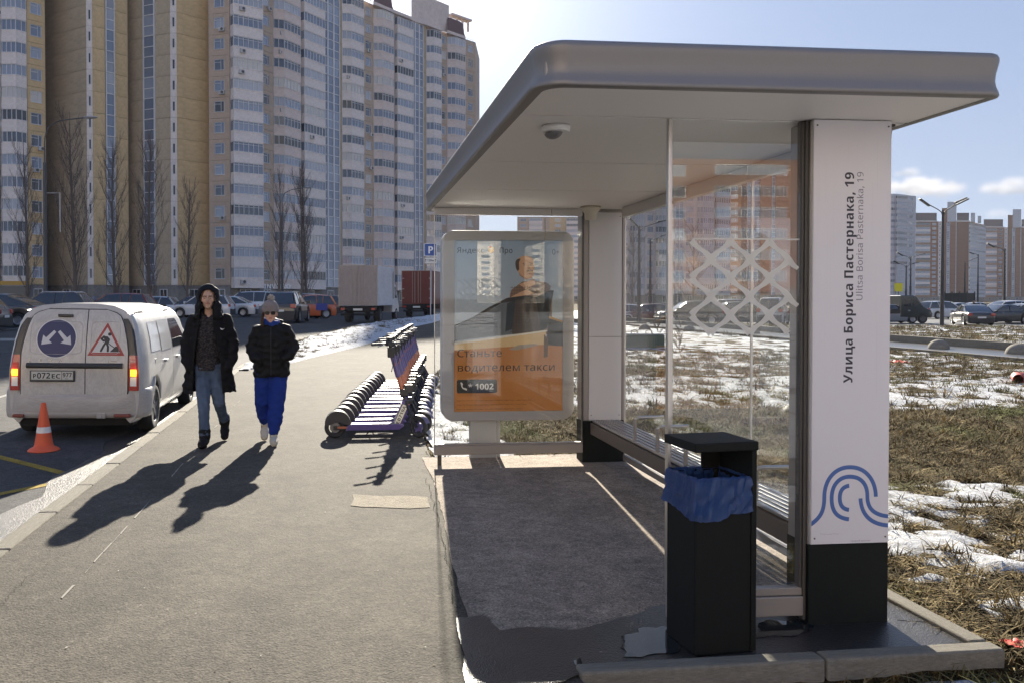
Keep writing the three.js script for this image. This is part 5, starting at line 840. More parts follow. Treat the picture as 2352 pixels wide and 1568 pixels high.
  part('trim_strip', loft([.868, .878, .9, .925, .935].map((y, i) => Array.from({ length: 15 }, (_, j) => { const z = mix(-.585, .6, j / 14); return [rx(y, z) - [.014, .04, .052, .04, .014][i], y, z]; })), { flip: true }), blackPlastic, dl);
  const plate = canvasTex(520, 112, (g, W2, H2) => { g.fillStyle = '#b9b9b2'; g.fillRect(0, 0, W2, H2); g.strokeStyle = '#15161a'; g.lineWidth = 5; g.strokeRect(4, 4, W2 - 8, H2 - 8); g.beginPath(); g.moveTo(378, 4); g.lineTo(378, H2 - 4); g.stroke(); g.fillStyle = '#15161a'; g.font = 'bold 84px sans-serif'; const f = (t, x, y, px, wd) => { g.save(); g.font = `bold ${px}px sans-serif`; g.translate(x, y); g.scale(wd / g.measureText(t).width, 1); g.fillText(t, 0, 0); g.restore(); }; f('Р', 22, 90, 74, 46); f('072', 74, 92, 96, 166); f('ЕС', 246, 90, 74, 118); f('977', 388, 74, 72, 114); g.font = '20px sans-serif'; g.fillText('RUS', 420, 100); });
  const pf = stick('number_plate', rspan(-.275, .275, -.075, .06, 0, .012, .006, 1), blackPlastic, .785, -.26, .03, dl); const pl = part('plate_face', new THREE.PlaneGeometry(.52, .112).translate(0, 0, .0145), std([.9, .9, .9], .5, { map: plate }), pf); pf.rotation.z = .0;
  stick('brake_light', rspan(-.095, .095, -.018, .018, 0, .02, .012, 2), std([.045, .04, .036], .5), 1.5, -.14, .025, dl);
  // tail lamps wrap the corners
  for (const s of [1, -1]) {
    const band = (ya, yb, a, b, off, n = 10) => loft(Array.from({ length: n + 1 }, (_, i) => { const y = mix(ya, yb, i / n), z0 = side(y) + .018, z1 = hz(y); return Array.from({ length: 9 }, (_, j) => { const t = mix(a(y), b(y), j / 8); const z = t < .6 ? mix(z0, z1 - .01, t / .6) : mix(z1 - .01, z1 + .022 + off * .4, (t - .6) / .4), x = rx(y, .8) - off * (1 - t * .5) + (t < .6 ? 0 : (t - .6) / .4 * .13) - (t > .45 && t < .8 ? .0 : 0); return [x - .012, y, s * z]; }); }), { flip: s > 0 });
    const lamp = part('tail_lamp', band(.60, 1.03, () => 0, (y) => 1 - .25 * (y - .6), .012), redLens, van);
    part('lamp_cover', band(1.03, 1.47, () => .0, (y) => .95 - 1.0 * Math.pow((y - 1.03) / .44, 1.4) * .55, .01), std([.02, .02, .023], .3), lamp);
    const lens = (ya, yb, m, n) => part(n, band(ya, yb, (y) => .1, () => .5, .022, 6), m, lamp);
    lens(.655, .765, clearLens, 'reversing_lens'); lens(.865, .94, phys([.45, .02, .012], .3), 'brake_lens');
    const am = std([.75, .36, .03], .4, { emissive: lin(1, .5, .04), emissiveIntensity: .55 });
    const amb = lens(.775, .86, am, 'indicator_lens');
    const pt = new THREE.PointLight(lin(1, .55, .08), .012); pt.position.set(-.06, .82, s * .76); pt.castShadow = true; van.add(pt);
  }
  // bumper
  const prof = [[.262, -.01], [.272, .02], [.305, .036], [.335, .04], [.342, .03], [.35, .042], [.45, .04], [.52, .03], [.56, .008], [.565, -.02]];
  const bp = [[.56, .872], [.42, .885], [.28, .885], [.14, .868], [.06, .83], [.015, .76], [-.01, .64], [-.022, .45], [-.03, .2], [-.032, 0]];
  const path = [...bp.map(([x, z]) => [x, z]), ...bp.slice(0, -1).reverse().map(([x, z]) => [x, -z])];
  part('bumper', loft(prof.map(([y, o]) => path.map(([x, z], i) => { const k = Math.abs(z) > .83 ? 1 : 0, nz = smooth(.55, .87, Math.abs(z)); const lift = x > .3 ? smooth(.3, .42, x) * Math.max(0, (bottom(x) + .02) - y) : 0; return [x - o * (1 - nz) - .0, y + lift + (y > .5 ? .05 * nz : 0), z + Math.sign(z) * o * nz * .6]; }))), bodyDirty, van);
  for (const [s, z0, z1] of [[1, .5, .71], [-1, -.74, -.6]]) part('reflector', rspan(-.085, -.04, .278, .32, z0, z1, .015), phys([.16, .03, .02], .4), van);
  part('tow_eye_cap', [rspan(-.088, -.06, .265, .335, .29, .40, .01), cyl(.014, .014, .05, -.085, .29, .345, 10, { rz: Math.PI / 2 })], bodyDirty, van);
  // sides
  const sz = (y) => { for (let i = 1; i < sect.length; i++) if (y <= sect[i][1]) return mix(sect[i - 1][0], sect[i][0], (y - sect[i - 1][1]) / (sect[i][1] - sect[i - 1][1])) * w; return 0; };
  for (const s of [1, -1]) {
    const pane = (fl, fr, ya, yb, m, name, off = .006) => part(name, loft(Array.from({ length: 9 }, (_, i) => { const y = mix(ya, yb, i / 8); return Array.from({ length: 7 }, (_, j) => { const x = mix(fl(y), fr(y), j / 6); return [x, y, s * (sz(y) * narrow(x) + off)]; }); }), { flip: s < 0 }), m, van);
    const film = phys([.56, .555, .54], .18, { clearcoat: 1, clearcoatRoughness: .05 });
    pane((y) => .52 + .16 * (y - 1.02), () => 1.12, 1.04, 1.42, film, 'side_window'); pane(() => 1.19, () => 1.93, 1.02, 1.43, film, 'side_window');
    pane(() => 2.02, (y) => 3.1 - 1.25 * Math.pow((y - 1.02) / .42, 1.1) * .42, 1.03, 1.43, carGlass, 'door_window');
    for (const [xa, xb] of [[1.15, 1.152], [1.965, 1.972], [3.0, 3.006]]) pane(() => xa, () => xb + .006, xa < 1.5 ? 1.0 : .3, xa > 2.5 ? .98 : 1.46, blackPlastic, 'door_gap', .003);
    for (const x of [1.3, 2.2]) part('door_handle', rspan(x, x + .15, .86, .9, s > 0 ? sz(.88) - .005 : -sz(.88) - .035, s > 0 ? sz(.88) + .035 : -sz(.88) + .005, .012), body, van);
    part('mirror', rspan(2.98, 3.12, .98, 1.16, s > 0 ? .86 : -1.06, s > 0 ? 1.06 : -.86, .04), blackPlastic, van);
    wheel(van, xr, s * .76, R, .2, s, steelRim); wheel(van, xf, s * .76, R, .2, s, steelRim);
    part('arch_lining', new THREE.TorusGeometry(arch - .012, .022, 6, 24, Math.PI).translate(xr, R, s * (w - .04)), blackPlastic, van);
    part('headlight', rspan(4.05, 4.3, .62, .8, s > 0 ? .45 : -.74, s > 0 ? .74 : -.45, .04), clearLens, van);
    part('roof_gutter', tube([[.2, 1.555, s * .67], [1.4, 1.565, s * .68], [2.5, 1.56, s * .67]], .012, 5, 20), body, van);
  }
  part('fuel_flap', (() => { const g = cyl(.085, .085, .008, 0, 0, 0, 24, { rx: Math.PI / 2 }); return g.translate(.78, .86, sz(.86) * .99 + .004); })(), body, van);
  // windscreen
  part('windscreen', loft(Array.from({ length: 7 }, (_, i) => { const x = mix(2.72, 3.43, i / 6), y = T(x) + .006; return Array.from({ length: 7 }, (_, j) => [x + .006, y - .05 * (1 - .3), mix(-.66, .66, j / 6) * mix(.9, 1.02, i / 6)]); })), carGlass, van);
}
// traffic cone behind the van
{
  const p = onY(100, 1034, -.12), c = thing('traffic_cone', 'orange traffic cone with white bands standing behind the van', 'traffic cone', [p.x, -.12, p.z]); c.scale.setScalar(.93);
  const or = std([.62, .095, .03], .6), wh = std([.62, .62, .6], .4);
  part('base', lathe([[0, 0], [.19, 0], [.195, .012], [.175, .03], [.125, .055], [.112, .085]], 28), or, c);
  const r = (y) => mix(.112, .03, (y - .085) / .52), band = (a, b, g) => lathe([[r(a) + g, a], [r(b) + g, b]], 28);
  part('body', lathe([[.112, .085], [.03, .605], [.026, .615], [.0, .616]], 28), or, c);
  part('reflective_band', band(.235, .31, .002), wh, c); part('reflective_band', new THREE.LatheGeometry([[r(.43) + .002, .43], [r(.49) + .002, .49]].map(([x, y]) => new THREE.Vector2(x, y)), 14, 2.6, 2.4), wh, c, 'torn remnant of a white band');
}
// ------------------------------------------------------------------ kick scooters
{
  const purple = phys([.075, .05, .19], .38, { clearcoat: .5 }), orange = phys([.38, .115, .05], .42, { clearcoat: .4 }), black = std([.02, .02, .022], .55), deckTop = std([.16, .155, .16], .55, { bumpMap: tiled(bumpFine, .1), bumpScale: .001 }), tyre = std([.03, .03, .032], .85), lilac = phys([.095, .075, .2], .45);
  const first = thing('kick_scooter', 'purple kick scooter with a white number plate on its neck', 'scooter', [0, 0, 0], 0, 'kick scooters parked in a tight row');
  const R = .128, tyreGeo = () => new THREE.TorusGeometry(R - .027, .027, 10, 28);
  const build = (s, steer) => {
    const rw = part('rear_wheel', tyreGeo().translate(0, R, 0), tyre, s); part('hub', [cyl(.062, .062, .05, 0, R, 0, 20, { rx: Math.PI / 2 }), cyl(.022, .022, .09, 0, R, 0, 10, { rx: Math.PI / 2 })], std([.2, .2, .21], .4, { metalness: .6 }), rw);
    part('deck', slab([[.13, .095], [.78, .095], [.84, .14], [.82, .165], [.2, .165], [.15, .155]], -.075, .075, .008), purple, s);
    part('deck_mat', rspan(.2, .77, .164, .172, -.066, .066, .003, 1), deckTop, s);
    part('side_stripe', slab([[.03, .118], [.15, .118], [.15, .145], [.03, .145]], .048, .055, .002), orange, s);
    part('fork_arm', [rspan(-.02, .17, .1, .15, -.062, -.045, .006), rspan(-.02, .17, .1, .15, .03, .047, .006)], black, s);
    // tall rear mudguard
    const mg = []; for (let i = 0; i <= 14; i++) { const t = i / 14, a = mix(2.75, .18, t), rr = .165 + .03 * Math.sin(t * Math.PI), x = .03 + Math.cos(a) * rr * 1.0, y = .115 + Math.sin(a) * rr * 1.12; mg.push([[x, y, -.055], [x, y + .008, -.03], [x, y + .008, .03], [x, y, .055]]); }
    const skirt = (sg) => { const shape = mg.map((r) => [r[0][0], r[0][1]]); return slab([...shape, [.2, .14], [.03, .2], [-.1, .15]], sg > 0 ? .05 : -.056, sg > 0 ? .056 : -.05); };
    part('mudguard', [loft(mg), skirt(1), skirt(-1)], std([.028, .026, .032], .5, { side: THREE.DoubleSide }), s);
    // neck and stem lean back
    part('neck', slab([[.70, .14], [.80, .12], [.90, .40], [.86, .46], [.82, .44]], -.035, .035, .008), purple, s);
    const st = part('stem', bar([.865, .40, 0], [.665, 1.12, 0], .019, .017, 12), black, s);
    part('orange_sleeve', bar([.836, .505, 0], [.774, .73, 0], .027, .027, 12), orange, st); part('purple_sleeve', bar([.773, .735, 0], [.698, 1.005, 0], .034, .033, 12), lilac, st);
    part('sleeve_mark', rspan(.732, .742, .87, .91, .03, .0345, .002, 1).rotateZ(0), orange, st);
    part('battery_lock', [rspan(.79, .89, .5, .585, -.05, .05, .012), rspan(.845, .95, .53, .64, -.045, .045, .012)], black, s);
    part('head_block', rspan(.64, .725, .97, 1.1, -.04, .04, .012), black, s);
    part('reflector', cyl(.018, .018, .006, .862, .365, .038, 14, { rx: Math.PI / 2 }), phys([.8, .3, .02], .3), s);
    const ax = .9, turn = (g) => g.translate(-ax, 0, 0).rotateY(-steer).translate(ax, 0, 0), tb = (g) => g.translate(-.765, 0, 0).rotateY(-steer).translate(.665, 0, 0);
    const fw = part('front_wheel', turn(tyreGeo().translate(1.05, R, 0)), tyre, s); part('hub', turn(merge([cyl(.05, .05, .05, 1.05, R, 0, 20, { rx: Math.PI / 2 }), ...[0, 1, 2, 3, 4].map((i) => span(-.008, .008, .03, R - .04, -.01, .01).rotateZ(i * 1.2566).translate(1.05, R, 0))])), lilac, fw);
    part('fork', turn(merge([beam([.89, .42, .05], [1.05, R, .05], .012, .035), beam([.89, .42, -.05], [1.05, R, -.05], .012, .035), rspan(.86, .92, .40, .45, -.06, .06, .01)])), std([.06, .06, .065], .35, { metalness: .7 }), s);
    const fm = []; for (let i = 0; i <= 10; i++) { const a = mix(2.9, .35, i / 10), x = 1.05 + Math.cos(a) * .148, y = R + Math.sin(a) * .15; fm.push([[x, y, -.045], [x, y + .006, 0], [x, y, .045]]); }
    part('front_mudguard', turn(loft(fm)), std([.07, .06, .12], .5, { side: THREE.DoubleSide }), s);
    const hb = part('handlebar', tb(merge([tube([[.715, 1.135, -.26], [.75, 1.14, -.14], [.765, 1.135, 0], [.75, 1.14, .14], [.715, 1.135, .26]], .013, 10, 30), rspan(.74, .8, 1.11, 1.165, -.06, .06, .012)])), black, s);
    for (const z of [-1, 1]) { part('grip', tb(bar([.745, 1.139, z * .15], [.71, 1.134, z * .275], .018, .019, 12)), std([.05, .05, .055], .6), hb); part('brake_lever', tb(bar([.785, 1.13, z * .13], [.765, 1.11, z * .23], .006, .005, 6)), std([.3, .3, .3], .3, { metalness: .8 }), hb); }
    part('phone_holder', tb(rspan(.735, .8, 1.165, 1.215, -.035, .035, .008).rotateZ(0)), black, hb);
    part('cable', tb(tube([[.77, 1.13, .12], [.86, 1.1, .06], [.86, .95, .035], [.82, .8, .035]], .005, 5, 20)), black, hb);
    part('kickstand', bar([.45, .1, -.05], [.39, .01, -.16], .008, .007, 6), black, s);
  };
  build(first, .72);
  const tex = canvasTex(300, 92, (g, w, h) => { g.fillStyle = '#d9d6c8'; g.fillRect(0, 0, w, h); g.strokeStyle = '#222'; g.lineWidth = 5; g.strokeRect(3, 3, w - 6, h - 6); g.fillStyle = '#1d1d20'; g.font = 'bold 66px sans-serif'; g.scale(264 / g.measureText('ЕВ719А').width, 1); g.fillText('ЕВ719А', 18, 70); });
  const pl = part('number_plate', new THREE.PlaneGeometry(.27, .075), std([.9, .9, .9], .5, { map: tex }), first); pl.position.set(.80, .27, .044); pl.rotation.z = 1.15;
  const base = thing('kick_scooter', 'purple kick scooter in the tight row behind the one with the number plate', 'scooter', [0, 0, 0], 0, 'kick scooters parked in a tight row'); build(base, .62);
  const alts = [.38, .85].map((st) => { const q = thing('kick_scooter', base.userData.label, 'scooter', [0, 0, 0], 0, base.userData.group); build(q, st); return q; }), used = new Set();
  const r = rng(8); let z = -10.38, x = .045;
  first.position.set(x, .0, z); first.rotation.y = .0;
  for (let i = 1; i < 14; i++) {
    z -= .40 + .07 * (r() - .5) + (i === 3 || i === 5 || i === 9 ? .07 : 0); x += .06 + .02 * (r() - .5);
    const src = [base, alts[0], base, alts[1]][i % 4], s = used.has(src) ? dup(src, [0, 0, 0], 0) : src; used.add(src); s.position.set(x, .0, z); s.rotation.set(0, .03 * (r() - .5), 0); s.rotation.x = .02 + .05 * (r() - .5);
  }
}
// ------------------------------------------------------------------ people (local: +z towards the viewer, +x picture right)
const smin = (a, b, k) => { const h = clamp(.5 + .5 * (b - a) / k); return mix(b, a, h) - k * h * (1 - h); };
const seg = (x, y, z, a, b) => { const dx = b[0] - a[0], dy = b[1] - a[1], dz = b[2] - a[2], t = clamp(((x - a[0]) * dx + (y - a[1]) * dy + (z - a[2]) * dz) / (dx * dx + dy * dy + dz * dz)); return Math.hypot(x - a[0] - dx * t, y - a[1] - dy * t, z - a[2] - dz * t) - mix(a[3], b[3], t); };
const chainD = (x, y, z, pts) => { let d = 9; for (let i = 1; i < pts.length; i++) d = Math.min(d, seg(x, y, z, pts[i - 1], pts[i])); return d; };
const ell = (x, y, z, c, r) => { const k = Math.hypot((x - c[0]) / r[0], (y - c[1]) / r[1], (z - c[2]) / r[2]); return (k - 1) * Math.min(...r); };
// stacked ellipses: rows [y, halfwidth, halfdepth, xc, zc]
const stack = (x, y, z, rows) => { const lo = rows[0], hi = rows.at(-1); let a, b, xc, zc; if (y <= lo[0]) [, a, b, xc, zc] = lo; else if (y >= hi[0]) [, a, b, xc, zc] = hi; else for (let i = 1; i < rows.length; i++) if (y <= rows[i][0]) { const t = (y - rows[i - 1][0]) / (rows[i][0] - rows[i - 1][0]), s = t * t * (3 - 2 * t) * .5 + t * .5; [a, b, xc, zc] = [1, 2, 3, 4].map((k) => mix(rows[i - 1][k], rows[i][k], s)); break; } const d = (Math.hypot((x - xc) / a, (z - zc) / b) - 1) * Math.min(a, b); return Math.max(d, lo[0] - y, y - hi[0]); };
function tint(g, f) { const p = g.attributes.position, c = new Float32Array(p.count * 3); for (let i = 0; i < p.count; i++) c.set(f(p.getX(i), p.getY(i), p.getZ(i)), i * 3); g.setAttribute('color', new THREE.BufferAttribute(c, 3)); return g; }
const cloth = (c, rough = .9, o = {}) => phys(c, rough, { specularIntensity: .25, ...o });
const headField = (x, y, z, c, s = 1) => { // face towards +z
  const X = (x - c[0]) / s, Y = (y - c[1]) / s, Z = (z - c[2]) / s, ax = Math.abs(X);
  let d = ell(X, Y, Z, [0, .035, -.012], [.077, .092, .097]);
  d = smin(d, ell(X, Y, Z, [0, -.05, .022], [.055, .07, .066]), .035);
  d = smin(d, ell(ax, Y, Z, [.045, -.018, .045], [.026, .024, .03]), .02);          // cheekbones
  d = smin(d, seg(X, Y, Z, [0, .02, .088, .008], [0, -.022, .108, .0125]), .012);      // nose
  d = smin(d, seg(ax, Y, Z, [.012, .026, .085, .007], [.046, .027, .07, .006]), .012); // brow
  d = -smin(-d, ell(ax, Y, Z, [.032, .008, .096], [.019, .012, .016]), .012);          // eye sockets
  d = smin(d, ell(ax, Y, Z, [.032, .007, .074], [.0125, .0115, .0125]), .004);
  d = smin(d, seg(ax, Y, Z, [0, -.049, .09, .0075], [.018, -.05, .082, .0055]), .008);
  d = smin(d, ell(X, Y, Z, [0, -.098, .06], [.022, .018, .02]), .02);                  // chin
  d = smin(d, ell(ax, Y, Z, [.08, -.005, -.01], [.011, .03, .02]), .008);              // ears
  return d * s;
};
const faceTint = (c, s, skin, brow) => (x, y, z) => { const X = Math.abs(x - c[0]) / s, Y = (y - c[1]) / s, Z = (z - c[2]) / s; let k = skin; if (Z > .05) { if (Math.abs(Y - .029 - X * .02) < .006 && X > .012 && X < .05) k = brow; else if (Math.abs(Y - .007) < .0055 && X > .02 && X < .044) k = X > .027 && X < .037 ? [.04, .03, .025] : [.28, .22, .19]; else if (Math.abs(Y + .05) < .008 && X < .021) k = [skin[0] * .85, skin[1] * .55, skin[2] * .55]; } return k; };
function boot(ankle, heel, toe, r) { return [[...ankle, r * .95], [...heel, r * .9], [mix(heel[0], toe[0], .55), mix(heel[1], toe[1], .55) + .008, mix(heel[2], toe[2], .55), r * .98], [...toe, r * .82]]; }
{ // man in a long open coat
  const p = onY(476, 1025), m = thing('person', 'person in a long black hooded coat, camouflage top and jeans walking beside the van', 'person', [p.x, 0, p.z - .2], .06);
  const hc = [-.012, 1.682, .018], skin = [.46, .29, .21];
  const LH = [-.075, .86, 0], LK = [-.06, .485, .12], LA = [-.045, .11, .17], RH = [.07, .86, 0], RK = [.105, .49, .03], RA = [.15, .22, -.27];
  const body = (x, y, z) => { let d = y > 1.5 ? headField(x, y, z, hc) : 9; d = smin(d, seg(x, y, z, [-.005, 1.6, -.005, .052], [0, 1.45, -.02, .06]), .03); d = smin(d, stack(x, y, z, [[.85, .13, .085, 0, 0], [1.2, .14, .085, 0, 0], [1.46, .13, .07, 0, -.01]]), .04); for (const s of [1, -1]) d = smin(d, chainD(x, y, z, [[s * .18, 1.43, -.01, .045], [s * .25, 1.16, -.03, .037], [s * .235, .96, .05, .03], [s * .2, .88, .09, .032]]), .03); d = smin(d, Math.min(chainD(x, y, z, [[...LH, .07], [...LK, .048], [...LA, .036]]), chainD(x, y, z, [[...RH, .07], [...RK, .048], [...RA, .036]])), .03); return d; };
  const low = sdfMesh((x, y, z) => body(x, y, z), [-.34, .05, -.4], [.34, 1.5, .32], .016), hd = sdfMesh((x, y, z) => Math.max(body(x, y, z), 1.47 - y), [-.13, 1.45, -.14], [.11, 1.84, .15], .0045);
  part('body', tint(merge([low, hd]), faceTint(hc, 1, skin, [.05, .035, .025])), phys([1, 1, 1], .55, { vertexColors: true, specularIntensity: .4 }), m);
  const jeans = (x, y, z) => { let d = smin(chainD(x, y, z, [[...LH, .098], [-.07, .66, .07, .084], [...LK, .07], [-.052, .3, .15, .06], [LA[0], .14, LA[2], .064]]), chainD(x, y, z, [[...RH, .098], [.09, .66, .02, .084], [...RK, .07], [.128, .34, -.15, .06], [.147, .25, -.25, .062]]), .025); d = smin(d, ell(x, y, z, [0, .9, -.005], [.15, .1, .11]), .05); return d + .004 * n3a(x * 9, y * 22, z * 9) + .003 * n3a(x * 26, y * 40, z * 26); };
  part('jeans', tint(sdfMesh(jeans, [-.24, .06, -.4], [.28, 1.02, .3], .0105), (x, y, z) => { const k = .8 + .5 * n3a(x * 14, y * 7, z * 14) * .4 + (z > .07 && y < .8 ? .3 * smooth(.8, .6, y) * smooth(.2, .45, y) : 0); return [.075 * k, .105 * k, .16 * k]; }), cloth([1, 1, 1], .9, { vertexColors: true }), m);
  const sweater = (x, y, z) => Math.min(stack(x, y, z, [[.86, .155, .12, -.012, .0], [1.0, .15, .118, -.012, .004], [1.25, .155, .122, -.012, .004], [1.42, .15, .1, -.01, -.005], [1.5, .085, .075, -.008, -.01]]), 9) + .005 * n3a(x * 8, y * 14, z * 8);
  part('sweater', tint(sdfMesh((x, y, z) => Math.max(sweater(x, y, z), -ell(x, y, z, [-.008, 1.52, .085], [.048, .06, .07])), [-.2, .82, -.16], [.18, 1.54, .17], .0095), (x, y, z) => { const a = n3a(x * 26, y * 50, z * 26), b = n3a(x * 60, y * 90, z * 60) * .5; const k = a + b; return k > .35 ? [.055, .048, .046] : k > -.1 ? [.028, .026, .028] : [.016, .015, .018]; }), cloth([1, 1, 1], .95, { vertexColors: true }), m);
  const coat = (x, y, z) => {
    const sway = smooth(1.0, .6, y);
    let d = stack(x, y, z, [[.6, .305, .175, -.008, -.03], [.75, .285, .17, -.006, -.02], [.95, .25, .165, -.005, -.01], [1.2, .225, .16, -.004, -.005], [1.38, .215, .135, -.003, -.01], [1.47, .165, .1, -.003, -.015], [1.54, .09, .08, -.005, -.02]]);
    for (const s of [1, -1]) d = smin(d, chainD(x, y, z, [[s * .185, 1.435, -.015, .072], [s * .262, 1.17, -.035, .07], [s * .255, .98, .04, .062], [s * .215, .9, .08, .055]]), .022);
    d = smin(d, ell(x, y, z, [-.014, 1.705, -.022], [.134, .152, .142]), .05); d = smin(d, ell(x, y, z, [-.012, 1.6, -.025], [.13, .125, .115]), .04); d = smin(d, chainD(x, y, z, [[-.1, 1.6, .04, .05], [-.12, 1.48, .06, .052]]), .04); d = smin(d, chainD(x, y, z, [[.085, 1.6, .04, .05], [.1, 1.48, .06, .052]]), .04);
    d += .0035 * Math.sin(y * 62 + 2 * n3a(x * 5, y * 3, z * 5)) + .006 * n3a(x * 10, y * 9, z * 10);
    const half = y > 1.5 ? .07 : mix(.07, .15, smooth(1.5, .9, y)) + .012 * smooth(.9, .6, y), xc = -.02;
    const open = y < 1.56 ? Math.max(Math.abs(x - xc + .02 * (y - 1)) - half, .015 - z) : 9;
    const face = Math.min(ell(x, y, z, [-.012, 1.675, .15], [.088, .118, .16]), ell(x, y, z, [-.012, 1.55, .13], [.065, .09, .1]));
    const hollow = Math.min(ell(x, y, z, [-.013, 1.695, .01], [.104, .124, .118]), y < .84 ? Math.max(stack(x, Math.max(y, .601), z, [[.6, .285, .155, -.008, -.03], [.84, .25, .145, -.006, -.02]]), y - .84) : 9);
    return Math.max(d, -open, -face, -hollow);
  };
  const cg = sdfMesh(coat, [-.38, .57, -.26], [.38, 1.9, .24], .0095);
  part('coat', cg, cloth([.0095, .0095, .011], .75), m);
  part('coat_emblem', loft([[[.135, 1.335, .1], [.15, 1.325, .1], [.165, 1.33, .098], [.18, 1.345, .095]], [[.13, 1.35, .1], [.152, 1.338, .1], [.168, 1.338, .098], [.18, 1.346, .095]]]).translate(-.0, 0, .046), std([.6, .6, .6], .6, { side: THREE.DoubleSide }), m);
  for (const [a, h, t, top] of [[LA, [-.045, .052, .13], [-.065, .045, .34], [-.045, .17, .165]], [RA, [.152, .165, -.33], [.155, .05, -.2], [.146, .27, -.25]]]) { const pts = boot(a, h, t, .055); part('boot', sdfMesh((x, y, z) => Math.max(smin(chainD(x, y, z, pts), seg(x, y, z, [...a, .06], [...top, .068]), .03) + .004 * n3a(x * 30, y * 30, z * 30), -.001 - y), [Math.min(a[0], t[0]) - .12, -.02, Math.min(h[2], t[2]) - .12], [Math.max(a[0], t[0]) + .12, .36, Math.max(a[2], t[2]) + .12], .0085), cloth([.012, .012, .013], .7), m); }
}
{ // woman in a short jacket and blue trousers
  const p = onY(622, 1021), m = thing('person', 'person in a grey bobble hat, sunglasses, black jacket and bright blue trousers walking', 'person', [p.x, 0, p.z - .14], .05);
  const hc = [-.012, 1.505, .015], S = .93, skin = [.52, .31, .23];
  const LH = [-.085, .82, 0], LK = [-.1, .48, -.02], LA = [-.088, .2, -.24], RH = [.08, .82, 0], RK = [.058, .47, .08], RA = [.022, .1, .12];
  const body = (x, y, z) => { let d = y > 1.34 ? headField(x, y, z, hc, S) : 9; d = smin(d, seg(x, y, z, [-.008, 1.42, -.005, .046], [0, 1.3, -.02, .052]), .03); d = smin(d, stack(x, y, z, [[.8, .13, .09, 0, 0], [1.0, .11, .08, 0, 0], [1.3, .13, .075, 0, -.01]]), .04); for (const s of [1, -1]) d = smin(d, chainD(x, y, z, [[s * .155, 1.3, -.01, .04], [s * .255 + .015, 1.1, -.03, .034], [s * .175, 1.0, .11, .028], [s * .13, .97, .13, .028]]), .03); d = smin(d, Math.min(chainD(x, y, z, [[...LH, .07], [...LK, .05], [...LA, .036]]), chainD(x, y, z, [[...RH, .07], [...RK, .05], [...RA, .036]])), .03); return d; };
  part('body', tint(merge([sdfMesh(body, [-.34, .05, -.36], [.34, 1.36, .24], .016), sdfMesh((x, y, z) => Math.max(body(x, y, z), 1.33 - y), [-.12, 1.31, -.13], [.1, 1.66, .15], .0045)]), faceTint(hc, S, skin, [.08, .05, .03])), phys([1, 1, 1], .5, { vertexColors: true, specularIntensity: .4 }), m);
  const pants = (x, y, z) => { let d = smin(chainD(x, y, z, [[...LH, .112], [-.1, .62, -.005, .1], [...LK, .092], [-.098, .32, -.13, .08], [-.09, .25, -.2, .06]]), chainD(x, y, z, [[...RH, .112], [.072, .62, .05, .1], [...RK, .092], [.04, .28, .1, .086], [.026, .155, .115, .062]]), .02); d = smin(d, ell(x, y, z, [0, .86, -.005], [.17, .11, .125]), .05); return d + .007 * n3a(x * 8, y * 12, z * 8) + .004 * n3a(x * 20, y * 32, z * 20); };
  part('trousers', sdfMesh(pants, [-.24, .05, -.34], [.24, .99, .24], .0105), cloth([.012, .032, .19], .85), m);
  const jacket = (x, y, z) => {
    let d = stack(x, y, z, [[.775, .205, .15, -.002, .0], [.84, .212, .158, 0, 0], [1.0, .195, .155, 0, 0], [1.2, .195, .15, 0, 0], [1.32, .175, .12, 0, -.01], [1.39, .11, .085, -.005, -.012], [1.425, .085, .075, -.006, -.012]]);
    d = smin(d, chainD(x, y, z, [[-.155, 1.31, -.01, .076], [-.225, 1.12, -.03, .074], [-.18, 1.0, .09, .066], [-.13, .975, .135, .05]]), .025);
    d = smin(d, chainD(x, y, z, [[.16, 1.31, -.01, .076], [.25, 1.13, -.03, .074], [.2, 1.03, .09, .066], [.145, .99, .135, .05]]), .025);
    d = smin(d, ell(x, y, z, [.01, 1.38, -.08], [.14, .07, .09]), .04);
    d += .005 * Math.sin(y * 68 + 2.5 * n3a(x * 4, y * 3, z * 4)) + .008 * n3a(x * 11, y * 10, z * 11);
    return Math.max(d, -ell(x, y, z, [-.01, 1.47, .05], [.085, .07, .11]), y < .8 ? -stack(x, Math.max(y, .76), z, [[.75, .185, .13, 0, 0], [.82, .185, .13, 0, 0]]) : -9);
  };
  part('jacket', sdfMesh(jacket, [-.34, .75, -.22], [.36, 1.49, .24], .0095), cloth([.0095, .0095, .0105], .62), m);
  part('zip', tube([[-.005, .8, .156], [-.005, 1.0, .165], [-.005, 1.2, .16], [-.005, 1.35, .115]], .004, 5, 20), blackPlastic, m);
  part('hoodie_collar', sdfMesh((x, y, z) => { const a = Math.atan2(x, z), r = Math.hypot((x + .006) / 1.05, z + .012); return Math.max(Math.hypot(r - .078, (y - 1.405 - .018 * Math.cos(a + 2.4)) * .62) - .026 + .005 * n3a(x * 20, y * 20, z * 20), -ell(x, y, z, hc, [.05, .06, .05])); }, [-.15, 1.32, -.14], [.15, 1.5, .13], .0085), cloth([.014, .04, .2], .85), m);
  const hat = part('bobble_hat', sdfMesh((x, y, z) => { let d = ell(x, y, z, [-.012, 1.575, -.0], [.092, .098, .108]); d = Math.max(d, 1.535 - y + .12 * (z - .02)); d = smin(d, Math.hypot(Math.hypot((x + .012) / .94, z - .002) - .092, (y - 1.552 + .12 * (z - .02)) * .55) - .013, .012); return d + .0025 * Math.sin(Math.atan2(x + .012, z) * 34); }, [-.14, 1.5, -.14], [.12, 1.7, .14], .006), cloth([.2, .175, .17], .95), m);
